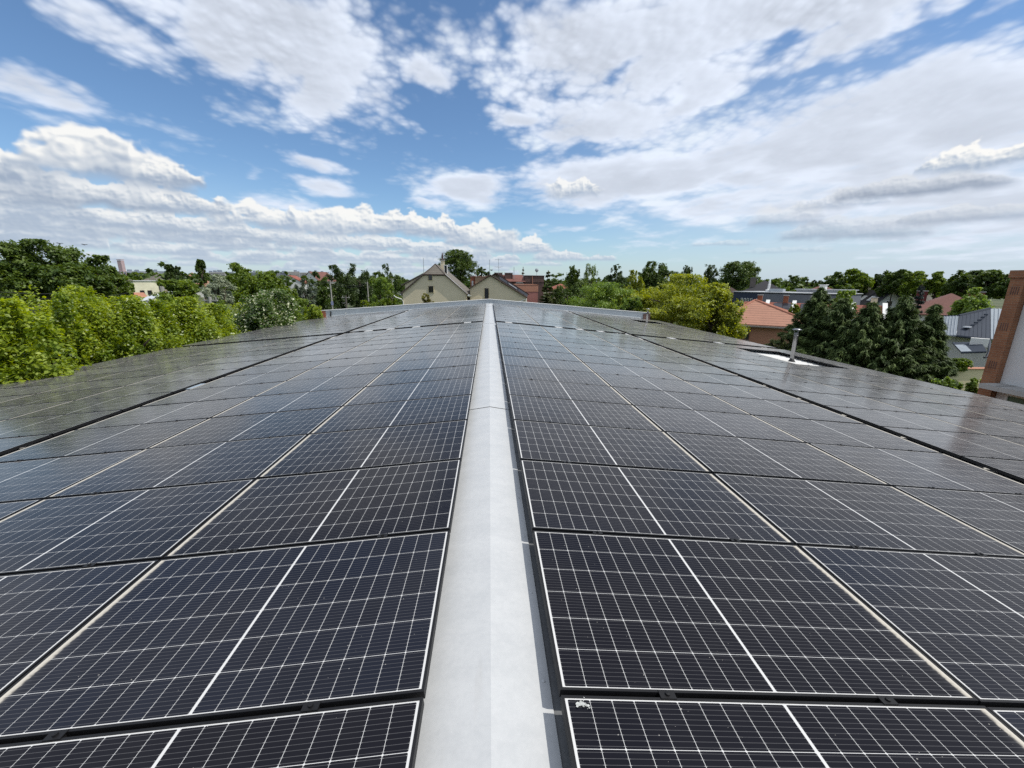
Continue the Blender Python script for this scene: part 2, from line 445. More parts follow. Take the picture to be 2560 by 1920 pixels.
        def samp(t, dx=0., dy=0.):
            fxp = (ii+dx)*sc*.75+ox; fyp = (jj+dy)*sc+oy
            x0 = np.floor(fxp).astype(int); y0 = np.floor(fyp).astype(int); fx = fxp-x0; fy = fyp-y0
            g = lambda a, b: t[b % 700, a % 1024]
            return (g(x0, y0)*(1-fx)+g(x0+1, y0)*fx)*(1-fy)+(g(x0, y0+1)*(1-fx)+g(x0+1, y0+1)*fx)*fy
        B = samp(pb); N = samp(pn)
        B2 = samp(pb, 3.0/sc, 4.0/sc)
        if gr > .45: B = B*.45; B2 = B2*.45
        x = ((ii+i0)*daz-np.pi-ha)/hw; y = ((jj+j0)*de-he)/ht
        dome = np.sqrt(np.clip(1-np.abs(x)**2.0, 0, 1))*(0.88+0.09*np.cos(x*4+ox)+.07*np.cos(x*9.3+oy))+.50*B+.7*N
        top = ss(-0.06, 0.10, dome-np.maximum(y, 0)-.10)
        bot = ss(-.34, .06, y+.5*N+.12*B)
        side = ss(1.0, .62, np.abs(x)+.8*N+.15*B)
        a = top*bot*side*op
        rel = np.clip(y/np.maximum(dome, .3), 0, 1)
        lightn = np.clip(.02+1.25*rel**.75+2.4*(B-B2)*(.3+rel)+.45*B+.7*N, 0, 1)
        lo = np.array([.66, .72, .80])*(1-gr)+np.array([.52, .57, .65])*gr
        hi = np.array([.99, .985, .97])*(1-gr)+np.array([.85, .87, .90])*gr
        col = lo+(hi-lo)*lightn[..., None]
        # distance haze
        hz = np.clip(1-(he/math.radians(7)), 0, 1)*.42
        col = col*(1-hz)+np.array([.78, .835, .895])*hz
        sA = A[j0:j1, i0:i1]; sC = C[j0:j1, i0:i1]
        a = a[:sA.shape[0]]; col = col[:sA.shape[0]]
        na = a+sA*(1-a)
        C[j0:j1, i0:i1] = (col*a[..., None]+sC*(sA*(1-a))[..., None])/np.maximum(na, 1e-4)[..., None]
        A[j0:j1, i0:i1] = na
    # horizon haze
    hzn = np.exp(-EL/math.radians(2.6))*.72
    At = hzn + A*(1-hzn)
    hc = np.array([.715, .785, .855])
    C = (hc*hzn[..., None]+C*(A*(1-hzn))[..., None])/np.maximum(At, 1e-4)[..., None]; A = At
    img = np.zeros((H, W, 4), np.float32)
    img[hh:, :, :3] = np.clip(C, 0, 1); img[hh:, :, 3] = np.clip(A, 0, 1)
    img[:hh, :, :3] = hc; img[:hh, :, 3] = 1
    return img


def build_world():
    w = bpy.data.worlds.new('World'); SC.world = w; w.use_nodes = True
    nt = w.node_tree; nt.nodes.clear()
    out = nt.nodes.new('ShaderNodeOutputWorld')
    sky = nt.nodes.new('ShaderNodeTexSky'); sky.sky_type = 'NISHITA'
    sky.sun_disc = False
    sky.sun_elevation = SUN_EL; sky.sun_rotation = SUN_AZ
    sky.air_density = 1.0; sky.dust_density = 0.35; sky.ozone_density = 2.2; sky.altitude = 150
    tint = nt.nodes.new('ShaderNodeMix'); tint.data_type = 'RGBA'; tint.blend_type = 'MULTIPLY'; tint.inputs[0].default_value = 1.0
    tint.inputs[7].default_value = (.80, .95, 1.06, 1)
    b1 = nt.nodes.new('ShaderNodeBackground'); b1.inputs[1].default_value = SKY_STRENGTH
    nt.links.new(sky.outputs[0], tint.inputs[6]); nt.links.new(tint.outputs[2], b1.inputs[0])
    Wd, Hd = 4096, 2048
    px = make_clouds(Wd, Hd)
    def image(name, rgb, data):
        im = bpy.data.images.new(name, Wd, Hd, alpha=False, float_buffer=False, is_data=data)
        buf = np.ones((Hd, Wd, 4), np.float32); buf[:, :, :3] = rgb
        im.pixels.foreach_set(buf.ravel()); im.update(); im.pack()
        return im
    tc = nt.nodes.new('ShaderNodeTexCoord'); mp = nt.nodes.new('ShaderNodeMapping')
    mp.vector_type = 'POINT'
    nt.links.new(tc.outputs['Generated'], mp.inputs[0])
    env = nt.nodes.new('ShaderNodeTexEnvironment'); env.image = image('cloud_colour', px[:, :, :3], False)
    cov = nt.nodes.new('ShaderNodeTexEnvironment'); cov.image = image('cloud_cover', px[:, :, 3:], True)
    nt.links.new(mp.outputs[0], env.inputs[0]); nt.links.new(mp.outputs[0], cov.inputs[0])
    mp.inputs['Rotation'].default_value = (0, 0, ENV_ROT); mp.inputs['Scale'].default_value = (ENV_SX, 1, 1)
    b2 = nt.nodes.new('ShaderNodeBackground'); b2.inputs[1].default_value = CLOUD_STRENGTH
    nt.links.new(env.outputs[0], b2.inputs[0])
    mx = nt.nodes.new('ShaderNodeMixShader')
    nt.links.new(cov.outputs[0], mx.inputs[0]); nt.links.new(b1.outputs[0], mx.inputs[1]); nt.links.new(b2.outputs[0], mx.inputs[2])
    nt.links.new(mx.outputs[0], out.inputs[0])
    w.cycles.sampling_method = 'MANUAL'; w.cycles.sample_map_resolution = 1024
ENV_ROT = math.radians(-90.0)         # the map's middle column looks along +Y
ENV_SX = 1.0
build_world()

# ============================================================ helpers
ORG = {}
def at(px, py, r):
    """World point seen at a pixel of the 2560x1920 photograph, at horizontal range r from the camera."""
    d = FWD + RGT*((px-1280.0)/FPX) + UPV*((960.0-py)/FPX)
    return CAM_POS + d*(r/math.hypot(d.x, d.y))
def at_y(px, py, y):
    d = FWD + RGT*((px-1280.0)/FPX) + UPV*((960.0-py)/FPX)
    return CAM_POS + d*(y/d.y)
def to_px(p):
    v = Vector(p)-CAM_POS; d = v.dot(FWD)
    if d < 0.02: return None
    return 1280+FPX*v.dot(RGT)/d, 960-FPX*v.dot(UPV)/d
def width_at(px, w, r):
    """Real width of something w photo pixels wide at pixel column px and range r."""
    a = at(px-w/2, 720, r); b = at(px+w/2, 720, r)
    return (a-b).length
GROUND = -5.0

def tag(o, label=None, cat=None, group=None, kind=None):
    if label: o['label'] = label
    if cat: o['category'] = cat
    if group: o['group'] = group
    if kind: o['kind'] = kind
    return o
def thing(name, label, cat, loc=(0, 0, 0), group=None):
    o = bpy.data.objects.new(name, None); COL.objects.link(o)
    o.empty_display_size = 0.3; o.location = loc
    ORG[o.name] = Vector(loc)
    return tag(o, label, cat, group)

class MB:
    """Collects faces in world coordinates and links them as ONE mesh object."""
    def __init__(s): s.v = []; s.f = []; s.m = []; s.uv = None
    def face(s, pts, mi=0):
        b = len(s.v); s.v += [tuple(p) for p in pts]; s.f.append(tuple(range(b, b+len(pts)))); s.m.append(mi)
    def box(s, c, size, rot=None, mi=0):
        hx, hy, hz = [t/2 for t in size]; c = Vector(c)
        P = [Vector((x, y, z)) for x in (-hx, hx) for y in (-hy, hy) for z in (-hz, hz)]
        if rot is not None: P = [rot @ p for p in P]
        b = len(s.v); s.v += [tuple(c+p) for p in P]
        for q in ((0, 1, 3, 2), (4, 6, 7, 5), (0, 4, 5, 1), (2, 3, 7, 6), (0, 2, 6, 4), (1, 5, 7, 3)):
            s.f.append(tuple(b+i for i in q)); s.m.append(mi)
    def prism(s, poly, ext, mi=0):
        """Closed polygon (list of points) extruded along vector ext."""
        n = len(poly); b = len(s.v); e = Vector(ext)
        s.v += [tuple(p) for p in poly] + [tuple(Vector(p)+e) for p in poly]
        s.f.append(tuple(b+i for i in range(n))[::-1]); s.m.append(mi)
        s.f.append(tuple(b+n+i for i in range(n))); s.m.append(mi)
        for i in range(n):
            j = (i+1) % n; s.f.append((b+i, b+j, b+n+j, b+n+i)); s.m.append(mi)
    def tube(s, pts, rad, n=8, cap=True, mi=0):
        pts = [Vector(p) for p in pts]; k = len(pts)
        if not hasattr(rad, '__len__'): rad = [rad]*k
        b = len(s.v)
        for i, p in enumerate(pts):
            t = (pts[min(i+1, k-1)]-pts[max(i-1, 0)]).normalized()
            u = t.cross(Vector((0, 0, 1)))
            if u.length < 1e-3: u = Vector((1, 0, 0))
            u.normalize(); w = t.cross(u)
            for j in range(n):
                a = 2*math.pi*j/n; s.v.append(tuple(p+u*(rad[i]*math.cos(a))+w*(rad[i]*math.sin(a))))
        for i in range(k-1):
            for j in range(n):
                j2 = (j+1) % n; s.f.append((b+i*n+j, b+i*n+j2, b+(i+1)*n+j2, b+(i+1)*n+j)); s.m.append(mi)
        if cap:
            s.f.append(tuple(b+j for j in range(n))[::-1]); s.m.append(mi)
            s.f.append(tuple(b+(k-1)*n+j for j in range(n))); s.m.append(mi)
    def lathe(s, c, prof, n=24, mi=0):
        """Revolve (radius, z) pairs about the vertical through c."""
        b = len(s.v); c = Vector(c)
        for r, z in prof:
            for j in range(n):
                a = 2*math.pi*j/n; s.v.append((c.x+r*math.cos(a), c.y+r*math.sin(a), c.z+z))
        for i in range(len(prof)-1):
            for j in range(n):
                j2 = (j+1) % n; s.f.append((b+i*n+j, b+i*n+j2, b+(i+1)*n+j2, b+(i+1)*n+j)); s.m.append(mi)
    def build(s, name, mats, parent=None, smooth=False):
        o0 = ORG[parent.name] if parent is not None else Vector((0, 0, 0))
        me = bpy.data.meshes.new(name)
        me.from_pydata([(x-o0.x, y-o0.y, z-o0.z) for x, y, z in s.v], [], s.f)
        if not isinstance(mats, (list, tuple)): mats = [mats]
        for m in mats: me.materials.append(m)
        if len(mats) > 1: me.polygons.foreach_set('material_index', s.m)
        if smooth: me.polygons.foreach_set('use_smooth', [True]*len(s.f))
        me.update()
        o = bpy.data.objects.new(name, me); COL.objects.link(o)
        if parent is not None: o.parent = parent
        ORG[o.name] = o0
        return o

# ============================================================ node helpers
class V:
    """A socket in a node tree with arithmetic."""
    def __init__(s, nt, sock): s.nt = nt; s.s = sock
    def _m(s, op, *a, clamp=False):
        n = s.nt.nodes.new('ShaderNodeMath'); n.operation = op; n.use_clamp = clamp
        for i, x in enumerate((s,)+a):
            if isinstance(x, V): s.nt.links.new(x.s, n.inputs[i])
            else: n.inputs[i].default_value = x
        return V(s.nt, n.outputs[0])
    def __add__(s, o): return s._m('ADD', o)
    def __sub__(s, o): return s._m('SUBTRACT', o)
    def __mul__(s, o): return s._m('MULTIPLY', o)
    def __truediv__(s, o): return s._m('DIVIDE', o)
    __radd__ = __add__; __rmul__ = __mul__
    def rsub(s, o): return (s*-1.0)+o
    def fract(s): return s._m('FRACT')
    def floor(s): return s._m('FLOOR')
    def abs(s): return s._m('ABSOLUTE')
    def lt(s, o): return s._m('LESS_THAN', o)
    def gt(s, o): return s._m('GREATER_THAN', o)
    def max(s, o): return s._m('MAXIMUM', o)
    def min(s, o): return s._m('MINIMUM', o)
    def pow(s, o): return s._m('POWER', o)
    def step(s, a, b):
        n = s.nt.nodes.new('ShaderNodeMapRange'); n.interpolation_type = 'SMOOTHSTEP'
        s.nt.links.new(s.s, n.inputs[0]); n.inputs[1].default_value = a; n.inputs[2].default_value = b
        return V(s.nt, n.outputs[0])
def new_mat(name):
    m = bpy.data.materials.new(name); m.use_nodes = True
    nt = m.node_tree; p = nt.nodes['Principled BSDF']
    return m, nt, p
def objco(nt, scale=(1, 1, 1), kind='Object'):
    tc = nt.nodes.new('ShaderNodeTexCoord'); mp = nt.nodes.new('ShaderNodeMapping')
    mp.inputs['Scale'].default_value = scale
    nt.links.new(tc.outputs[kind], mp.inputs[0]); return mp.outputs[0]
def sep(nt, sock):
    n = nt.nodes.new('ShaderNodeSeparateXYZ'); nt.links.new(sock, n.inputs[0])
    return [V(nt, n.outputs[i]) for i in range(3)]
def noise(nt, vec, scale, detail=4, rough=.55):
    n = nt.nodes.new('ShaderNodeTexNoise'); n.inputs['Scale'].default_value = scale
    n.inputs['Detail'].default_value = detail; n.inputs['Roughness'].default_value = rough
    nt.links.new(vec, n.inputs['Vector']); return V(nt, n.outputs['Fac'])
def mixc(nt, fac, a, b, mode='MIX'):
    n = nt.nodes.new('ShaderNodeMix'); n.data_type = 'RGBA'; n.blend_type = mode
    for i, x in ((0, fac), (6, a), (7, b)):
        if isinstance(x, V): nt.links.new(x.s, n.inputs[i])
        elif hasattr(x, 'is_linked'): nt.links.new(x, n.inputs[i])
        elif isinstance(x, (tuple, list)): n.inputs[i].default_value = (*x, 1) if len(x) == 3 else x
        else: n.inputs[i].default_value = x
    return n.outputs[2]
def bump(nt, p, h, strength=.3, dist=.02):
    b = nt.nodes.new('ShaderNodeBump'); b.inputs['Strength'].default_value = strength; b.inputs['Distance'].default_value = dist
    nt.links.new(h.s if isinstance(h, V) else h, b.inputs['Height']); nt.links.new(b.outputs[0], p.inputs['Normal'])
def hexc(h):
    f = lambda c: (c/12.92 if c <= .04045 else ((c+.055)/1.055)**2.4)
    return tuple(f(int(h[i:i+2], 16)/255) for i in (0, 2, 4))
def plain(name, c, rough=.7, metal=0., var=.18, scale=1.2, bmp=0., spec=.4, fine=20.):
    """Painted / rendered surface: two scales of mottling, faint bump."""
    m, nt, p = new_mat(name); v = objco(nt)
    n1 = noise(nt, v, scale, 5); n2 = noise(nt, v, scale*fine, 3)
    f = (n1*.7+n2*.3).step(.25, .75)
    p.inputs['Base Color'].default_value = (*c, 1)
    col = mixc(nt, f, tuple(t*(1-var) for t in c), tuple(min(t*(1+var*.7), .95) for t in c))
    nt.links.new(col, p.inputs['Base Color'])
    p.inputs['Roughness'].default_value = rough; p.inputs['Metallic'].default_value = metal
    p.inputs['Specular IOR Level'].default_value = spec
    if bmp: bump(nt, p, n2, bmp, .01)
    return m
def brick_mat(name, c1, c2, mortar, scale=1.0, axis='xz', bw=.25, bh=.075):
    m, nt, p = new_mat(name); v = objco(nt)
    x, y, z = sep(nt, v)
    cmb = nt.nodes.new('ShaderNodeCombineXYZ')
    nt.links.new((x+y).s, cmb.inputs[0]); nt.links.new(z.s, cmb.inputs[1])
    b = nt.nodes.new('ShaderNodeTexBrick'); nt.links.new(cmb.outputs[0], b.inputs['Vector'])
    b.inputs['Color1'].default_value = (*c1, 1); b.inputs['Color2'].default_value = (*c2, 1); b.inputs['Mortar'].default_value = (*mortar, 1)
    b.inputs['Scale'].default_value = 1.0; b.inputs['Brick Width'].default_value = bw*scale; b.inputs['Row Height'].default_value = bh*scale
    b.inputs['Mortar Size'].default_value = .006*scale
    n = noise(nt, v, 1.5, 4)
    col = mixc(nt, n.step(.3, .7)*.5, b.outputs['Color'], tuple(t*.6 for t in c1))
    nt.links.new(col, p.inputs['Base Color']); p.inputs['Roughness'].default_value = .85
    bump(nt, p, V(nt, b.outputs['Fac'])*-1.0, .4, .008)
    return m
def tile_mat(name, c, row=.30, var=.35, gap=.45, rough=.75, colw=.24):
    """Roof tiles: courses stepped in height, with a dark overlap line, colour drift between tiles."""
    m, nt, p = new_mat(name); v = objco(nt); x, y, z = sep(nt, v)
    r = z/row; fr = r.fract()
    u = ((x+y)/colw).fract()
    n = noise(nt, v, .55, 4); n2 = noise(nt, objco(nt, (3.2, 3.2, 2.4)), 1.6, 2)
    f = (n*.55+n2*.45).step(.28, .72)
    col = mixc(nt, f, tuple(t*(1-var) for t in c), tuple(min(t*(1+var), .9) for t in c))
    line = fr.lt(.16)
    col = mixc(nt, line*gap, col, tuple(t*.35 for t in c))
    nt.links.new(col, p.inputs['Base Color']); p.inputs['Roughness'].default_value = rough
    bump(nt, p, fr*1.0+(u-.5).abs()*.6, .5, .04)
    return m
def leaf_mat(name, dark, light, trans=.35, gloss=.4, flower=None, shine=.45):
    """Leaves: tint per leaf (face attribute), light passing through."""
    m, nt, p = new_mat(name)
    a = nt.nodes.new('ShaderNodeAttribute'); a.attribute_name = 'tint'
    t = V(nt, a.outputs['Fac'])
    col = mixc(nt, t, dark, light)
    if flower is not None:
        b = nt.nodes.new('ShaderNodeAttribute'); b.attribute_name = 'bloom'
        col = mixc(nt, V(nt, b.outputs['Fac']), col, flower)
    nt.links.new(col, p.inputs['Base Color']); p.inputs['Roughness'].default_value = gloss
    p.inputs['Specular IOR Level'].default_value = shine
    tr = nt.nodes.new('ShaderNodeBsdfTranslucent')
    hs = nt.nodes.new('ShaderNodeHueSaturation'); hs.inputs['Hue'].default_value = .485; hs.inputs['Saturation'].default_value = 1.15; hs.inputs['Value'].default_value = 1.5
    nt.links.new(col, hs.inputs['Color']); nt.links.new(hs.outputs[0], tr.inputs[0])
    mx = nt.nodes.new('ShaderNodeMixShader'); mx.inputs[0].default_value = trans
    nt.links.new(p.outputs[0], mx.inputs[1]); nt.links.new(tr.outputs[0], mx.inputs[2])
    nt.links.new(mx.outputs[0], nt.nodes['Material Output'].inputs[0])
    return m

M = {}
M['cap'] = None
def cap_mat():
    m, nt, p = new_mat('grey_coated_sheet'); v = objco(nt)
    n1 = noise(nt, objco(nt, (1, 1.6, 1)), 3.2, 6, .62); n2 = noise(nt, v, 38, 4, .65); n3 = noise(nt, objco(nt, (1.5, .8, 1)), 9, 5, .7)
    c = mixc(nt, (n1*.6+n2*.4).step(.33, .68), (.42, .432, .438), (.478, .487, .49))
    c = mixc(nt, n3.step(.60, .78)*.22, c, (.58, .61, .605))
    c = mixc(nt, n2.step(.70, .80)*.09, c, (.26, .275, .285))
    st = noise(nt, objco(nt, (14, 1.2, 1)), 1.0, 3); c = mixc(nt, st.step(.62, .78)*.16, c, (.33, .31, .28))
    nt.links.new(c, p.inputs['Base Color']); p.inputs['Roughness'].default_value = .42
    p.inputs['Metallic'].default_value = .0; p.inputs['Specular IOR Level'].default_value = .5
    nt.links.new((n1*.25+.30).s, p.inputs['Roughness'])
    bump(nt, p, n1*1.0+n2*.02, .08, .03)
    return m
M['cap'] = cap_mat()
M['roof_white'] = plain('white_roof_sheet', (.62, .62, .60), .55, var=.12, scale=.8)
M['black_frame'] = plain('black_anodised', (.010, .010, .011), .5, var=.2, scale=3, spec=.25)
M['steel'] = plain('bright_steel', (.28, .28, .285), .34, metal=1., var=.12, scale=4)
M['galv'] = plain('galvanised_flashing', (.36, .395, .42), .45, metal=.0, var=.10, scale=.7)
M['white_trim'] = plain('white_coping', (.56, .565, .56), .6, var=.1)
M['gap_shade'] = plain('dark_gap_shade', (.13, .135, .14), .6, var=.3, scale=3)  # dark tone paints in the shade of the gap beside the ridge cap
M['dark_rubber'] = plain('dark_collar', (.02, .02, .02), .6)
M['white_paint'] = plain('white_paint', (.74, .74, .71), .55, var=.08)
M['glass_dark'] = plain('dark_window', (.02, .022, .025), .08, var=.3, spec=.8)
M['brick_red'] = brick_mat('red_brick', hexc('8a4a34'), hexc('a5603f'), hexc('8d7a6b'))
M['brick_orange'] = brick_mat('orange_brick', hexc('8c5c40'), hexc('9b6a4a'), hexc('93806c'), bw=.26, bh=.08)
M['brick_dark'] = brick_mat('dark_brick', hexc('5c443e'), hexc('6a5049'), hexc('675a55'))
M['concrete'] = plain('concrete', (.34, .335, .32), .85, var=.2, bmp=.2)
M['wood_pole'] = plain('grey_pole', (.36, .35, .32), .8, var=.2)
M['bark'] = plain('bark', (.07, .052, .038), .9, var=.35, scale=2)
M['black'] = plain('black_cable', (.015, .015, .015), .6)

def cell_mat():
    """Half-cut monocrystalline module behind textured glass: cells, ribbons, white backsheet, dust with painted grazing sheen. UV is in metres from the centre; +U is downslope."""
    m, nt, p = new_mat('solar_cells')
    tc = nt.nodes.new('ShaderNodeTexCoord'); s = sep(nt, tc.outputs['UV'])
    x, y = s[0], s[1]
    PX, PY = .0852, .168
    hx = (x.abs()-.0055)/PX                       # cells counted from the middle ribbon
    hy = y/PY+3.0
    fx = hx.fract(); fy = hy.fract()
    dx = (fx-.5).abs().rsub(.5)*PX               # distance to nearest vertical cell edge (m)
    dy = (fy-.5).abs().rsub(.5)*PY
    line = dx.lt(.00085).max(dy.lt(.00100))
    dia = (dx+dy).lt(.0052)
    mid = x.abs().lt(.0050)
    out = (x.abs()).gt(.0055+10*PX-.001).max(y.abs().gt(3*PY-.001))
    white = line.max(dia).max(mid).max(out)
    bus = ((fy*9.0).fract()-.5).abs().lt(.045)   # nine wires to a cell
    pad = bus*((dx).lt(.006))
    info = nt.nodes.new('ShaderNodeObjectInfo'); rnd = V(nt, info.outputs['Random'])
    v = tc.outputs['Object']
    n0 = noise(nt, v, 5.0, 2); n1 = noise(nt, v, 60, 3)
    # each cell a slightly different blue-black
    cmb = nt.nodes.new('ShaderNodeCombineXYZ')
    nt.links.new((hx.floor()+(x.gt(0.0)*13.0)).s, cmb.inputs[0]); nt.links.new(hy.floor().s, cmb.inputs[1]); nt.links.new((rnd*37.0).s, cmb.inputs[2])
    wn = nt.nodes.new('ShaderNodeTexWhiteNoise'); wn.noise_dimensions = '3D'; nt.links.new(cmb.outputs[0], wn.inputs['Vector'])
    cv = V(nt, wn.outputs['Value'])
    base = mixc(nt, rnd.pow(2.2), (.0040, .0040, .0080), (.0062, .0088, .0185))
    base = mixc(nt, cv*.45, base, (.005, .005, .008))
    base = mixc(nt, bus*.62, base, (.105, .105, .11))
    base = mixc(nt, pad*.6, base, (.30, .30, .30))
    base = mixc(nt, white, base, (.56, .56, .55))
    # dust film, thicker towards the low edge, with a dried silt band against the lower frame; a film seen edge-on is thicker, boosted to paint pale sky sheen into the colour
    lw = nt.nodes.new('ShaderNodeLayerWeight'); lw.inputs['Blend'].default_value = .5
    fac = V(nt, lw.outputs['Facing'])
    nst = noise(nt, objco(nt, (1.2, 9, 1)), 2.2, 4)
    film_sheen = (n0.step(.35, .8)*.006+nst.step(.5, .8)*.008+rnd*.005+.004)*(fac.pow(7.0)*56.0+.6)
    edge = x.step(.80, .862)
    band = (x+(n1-.5)*.02+(n0-.5)*.010).step(.832, .850)
    col = mixc(nt, (film_sheen+edge*.05).min(.5), base, (.46, .45, .44))
    col = mixc(nt, band*(n1*.35+.68), col, (.50, .465, .40))
    n2 = noise(nt, v, 95, 1, .4)
    spk = n2.gt(.80)
    col = mixc(nt, spk*.6, col, (.5, .48, .44))
    nt.links.new(col, p.inputs['Base Color'])
    p.inputs['Roughness'].default_value = .9; p.inputs['Specular IOR Level'].default_value = 0.0
    n3 = noise(nt, v, 420, 1)
    bump(nt, p, n3, .05, .002)
    # anti-reflective textured glass: weak mirror head-on, strong at grazing angles
    fr = nt.nodes.new('ShaderNodeFresnel'); fr.inputs['IOR'].default_value = 1.5
    R = V(nt, fr.outputs[0]).pow(1.33)*(band*-.8+1.0)
    gl = nt.nodes.new('ShaderNodeBsdfGlossy'); gl.inputs['Color'].default_value = (1, .97, .93, 1)
    nt.links.new((n0*.06+.125).s, gl.inputs['Roughness'])
    mx = nt.nodes.new('ShaderNodeMixShader'); nt.links.new(R.s, mx.inputs[0]); nt.links.new(p.outputs[0], mx.inputs[1]); nt.links.new(gl.outputs[0], mx.inputs[2])
    nt.links.new(mx.outputs[0], nt.nodes['Material Output'].inputs[0])
    return m
M['cells'] = cell_mat()

# ============================================================ the hall under the panels
S = 0.08972                         # roof pitch (radians), both sides
H_TOP = 0.12                        # panel faces above the roof sheet
LX, LY = 1.7678, 1.0584             # panel pitch along and across the slope
PW, PH = 1.755, 1.038
U0R, U0L = 0.251, 0.2345
Y0R, Y0L = 1.2186, 1.2331
EAVE = 12.16
Y_NEAR, Y_FAR = -4.5, 31.15
cS, sS = math.cos(S), math.sin(S)
def rp(side, u, y, h):
    """Point on the roof: u metres down the slope from the ridge, h above the sheet."""
    return Vector((side*(u*cS+h*sS), y, -u*sS+h*cS))
def rmat(side):
    return Matrix(((side*cS, 0, side*sS), (0, side, 0), (-sS, 0, cS)))   # local x downslope, z off the roof

ground = MB(); ground.face([(-6000, -6000, GROUND), (6000, -6000, GROUND), (6000, 6000, GROUND), (-6000, 6000, GROUND)])
def ground_mat():
    m, nt, p = new_mat('dry_grass_and_earth'); v = objco(nt)
    n1 = noise(nt, v, .02, 5); n2 = noise(nt, v, .6, 5)
    c = mixc(nt, n1.step(.4, .6), (.045, .07, .022), (.075, .085, .035))
    c = mixc(nt, n2.step(.5, .75)*.5, c, (.11, .095, .06))
    nt.links.new(c, p.inputs['Base Color']); p.inputs['Roughness'].default_value = .95
    return m
M['grass'] = ground_mat()
tag(ground.build('ground', M['grass']), kind='structure')

hall = thing('hall_building', 'low-pitched white hall roof carrying rows of black solar panels, with grey ridge cap', 'building', (0, 0, GROUND))
wl = MB()
wl.box((0, (Y_NEAR+31.5)/2, (GROUND-1.25)/2), (23.6, 31.5-Y_NEAR-.4, -GROUND-1.25))
wl.build('wall', M['brick_orange'], hall)
# trapezoidal roof sheet, ribs running down the slope
def roof_sheet():
    b = MB(); pitch = .265; y = Y_NEAR; prof = []
    while y < Y_FAR+.3:
        prof += [(y, -.045), (y+.11, -.045), (y+.145, -.004), (y+.23, -.004)]; y += pitch
    for side in (1, -1):
        for i in range(len(prof)-1):
            (ya, ha), (yb, hb) = prof[i], prof[i+1]
            q = [rp(side, .02, ya, ha), rp(side, EAVE, ya, ha), rp(side, EAVE, yb, hb), rp(side, .02, yb, hb)]
            b.face(q if side > 0 else q[::-1])
    return b.build('roof', M['roof_white'], hall)
roof_sheet()
def ridge_cap():
    seams = [-4.4, -.9, 5.11, 10.7, 16.25, 21.9, 27.4, Y_FAR-.02]
    for i in range(len(seams)-1):
        b = MB(); y0, y1 = seams[i]+.004*(i > 0), seams[i+1]-.003
        N = 14; dz = .0045*(i % 2 == 0)
        hw = .246
        prof = [(-.46, -.012), (-.335, .002), (-.15, .0165), (0, .027), (.12, .0185), (hw, .009), (hw+.002, -.020)]
        rows = []
        for k in range(N+1):
            y = y0+(y1-y0)*k/N; row = []
            for u, h in prof:
                s = 1 if u >= 0 else -1
                wob = .0012*math.sin(y*7.1+u*9)+.0008*math.sin(y*17.3-u*14)
                q = rp(s, abs(u), y, h+dz+(wob if abs(u) > .1 else 0)); row.append(tuple(q))
            rows.append(row)
        base = 0
        for r_ in rows: b.v += r_
        n = len(prof)
        for k in range(N):
            for j in range(n-1):
                b.f.append((k*n+j, k*n+j+1, (k+1)*n+j+1, (k+1)*n+j)); b.m.append(0)
        for q in range(int((y1-y0)/.5)):            # rivets along the upstand
            yy = y0+.25+q*.5; b.lathe(rp(1, hw-.025, yy, .0105), [(.007, 0), (.006, .003), (.001, .004)], 6)
        b.build('ridge_cap', M['cap'], hall)
    u_ = MB()
    for side in (1, -1): u_.face([rp(side, 0, -4.4, .002), rp(side, .2, -4.4, .001), rp(side, .2, Y_FAR, .001), rp(side, 0, Y_FAR, .002)][::side])
    u_.build('under_strip', M['dark_rubber'], hall)
    u_ = MB(); u_.prism([rp(1, .235, -4.4, -.012), rp(1, .50, -4.4, -.014), rp(1, .50, -4.4, .001), rp(1, .235, -4.4, .001)], (0, Y_FAR+4.3, 0)); u_.build('shade_flange', M['gap_shade'], hall)  # strip under the cap edge, coloured dark to stand in for the gap's shade
ridge_cap()
for side in (1, -1):
    e = MB()
    e.prism([rp(side, EAVE-.03, Y_NEAR, .005), rp(side, EAVE+.06, Y_NEAR, .006), rp(side, EAVE+.06, Y_NEAR, -.12), rp(side, EAVE+.05, Y_NEAR, -.12), rp(side, EAVE+.05, Y_NEAR, -.004), rp(side, EAVE-.03, Y_NEAR, -.003)], (0, Y_FAR-Y_NEAR, 0))
    e.build('eave_flashing', M['white_trim'], hall)
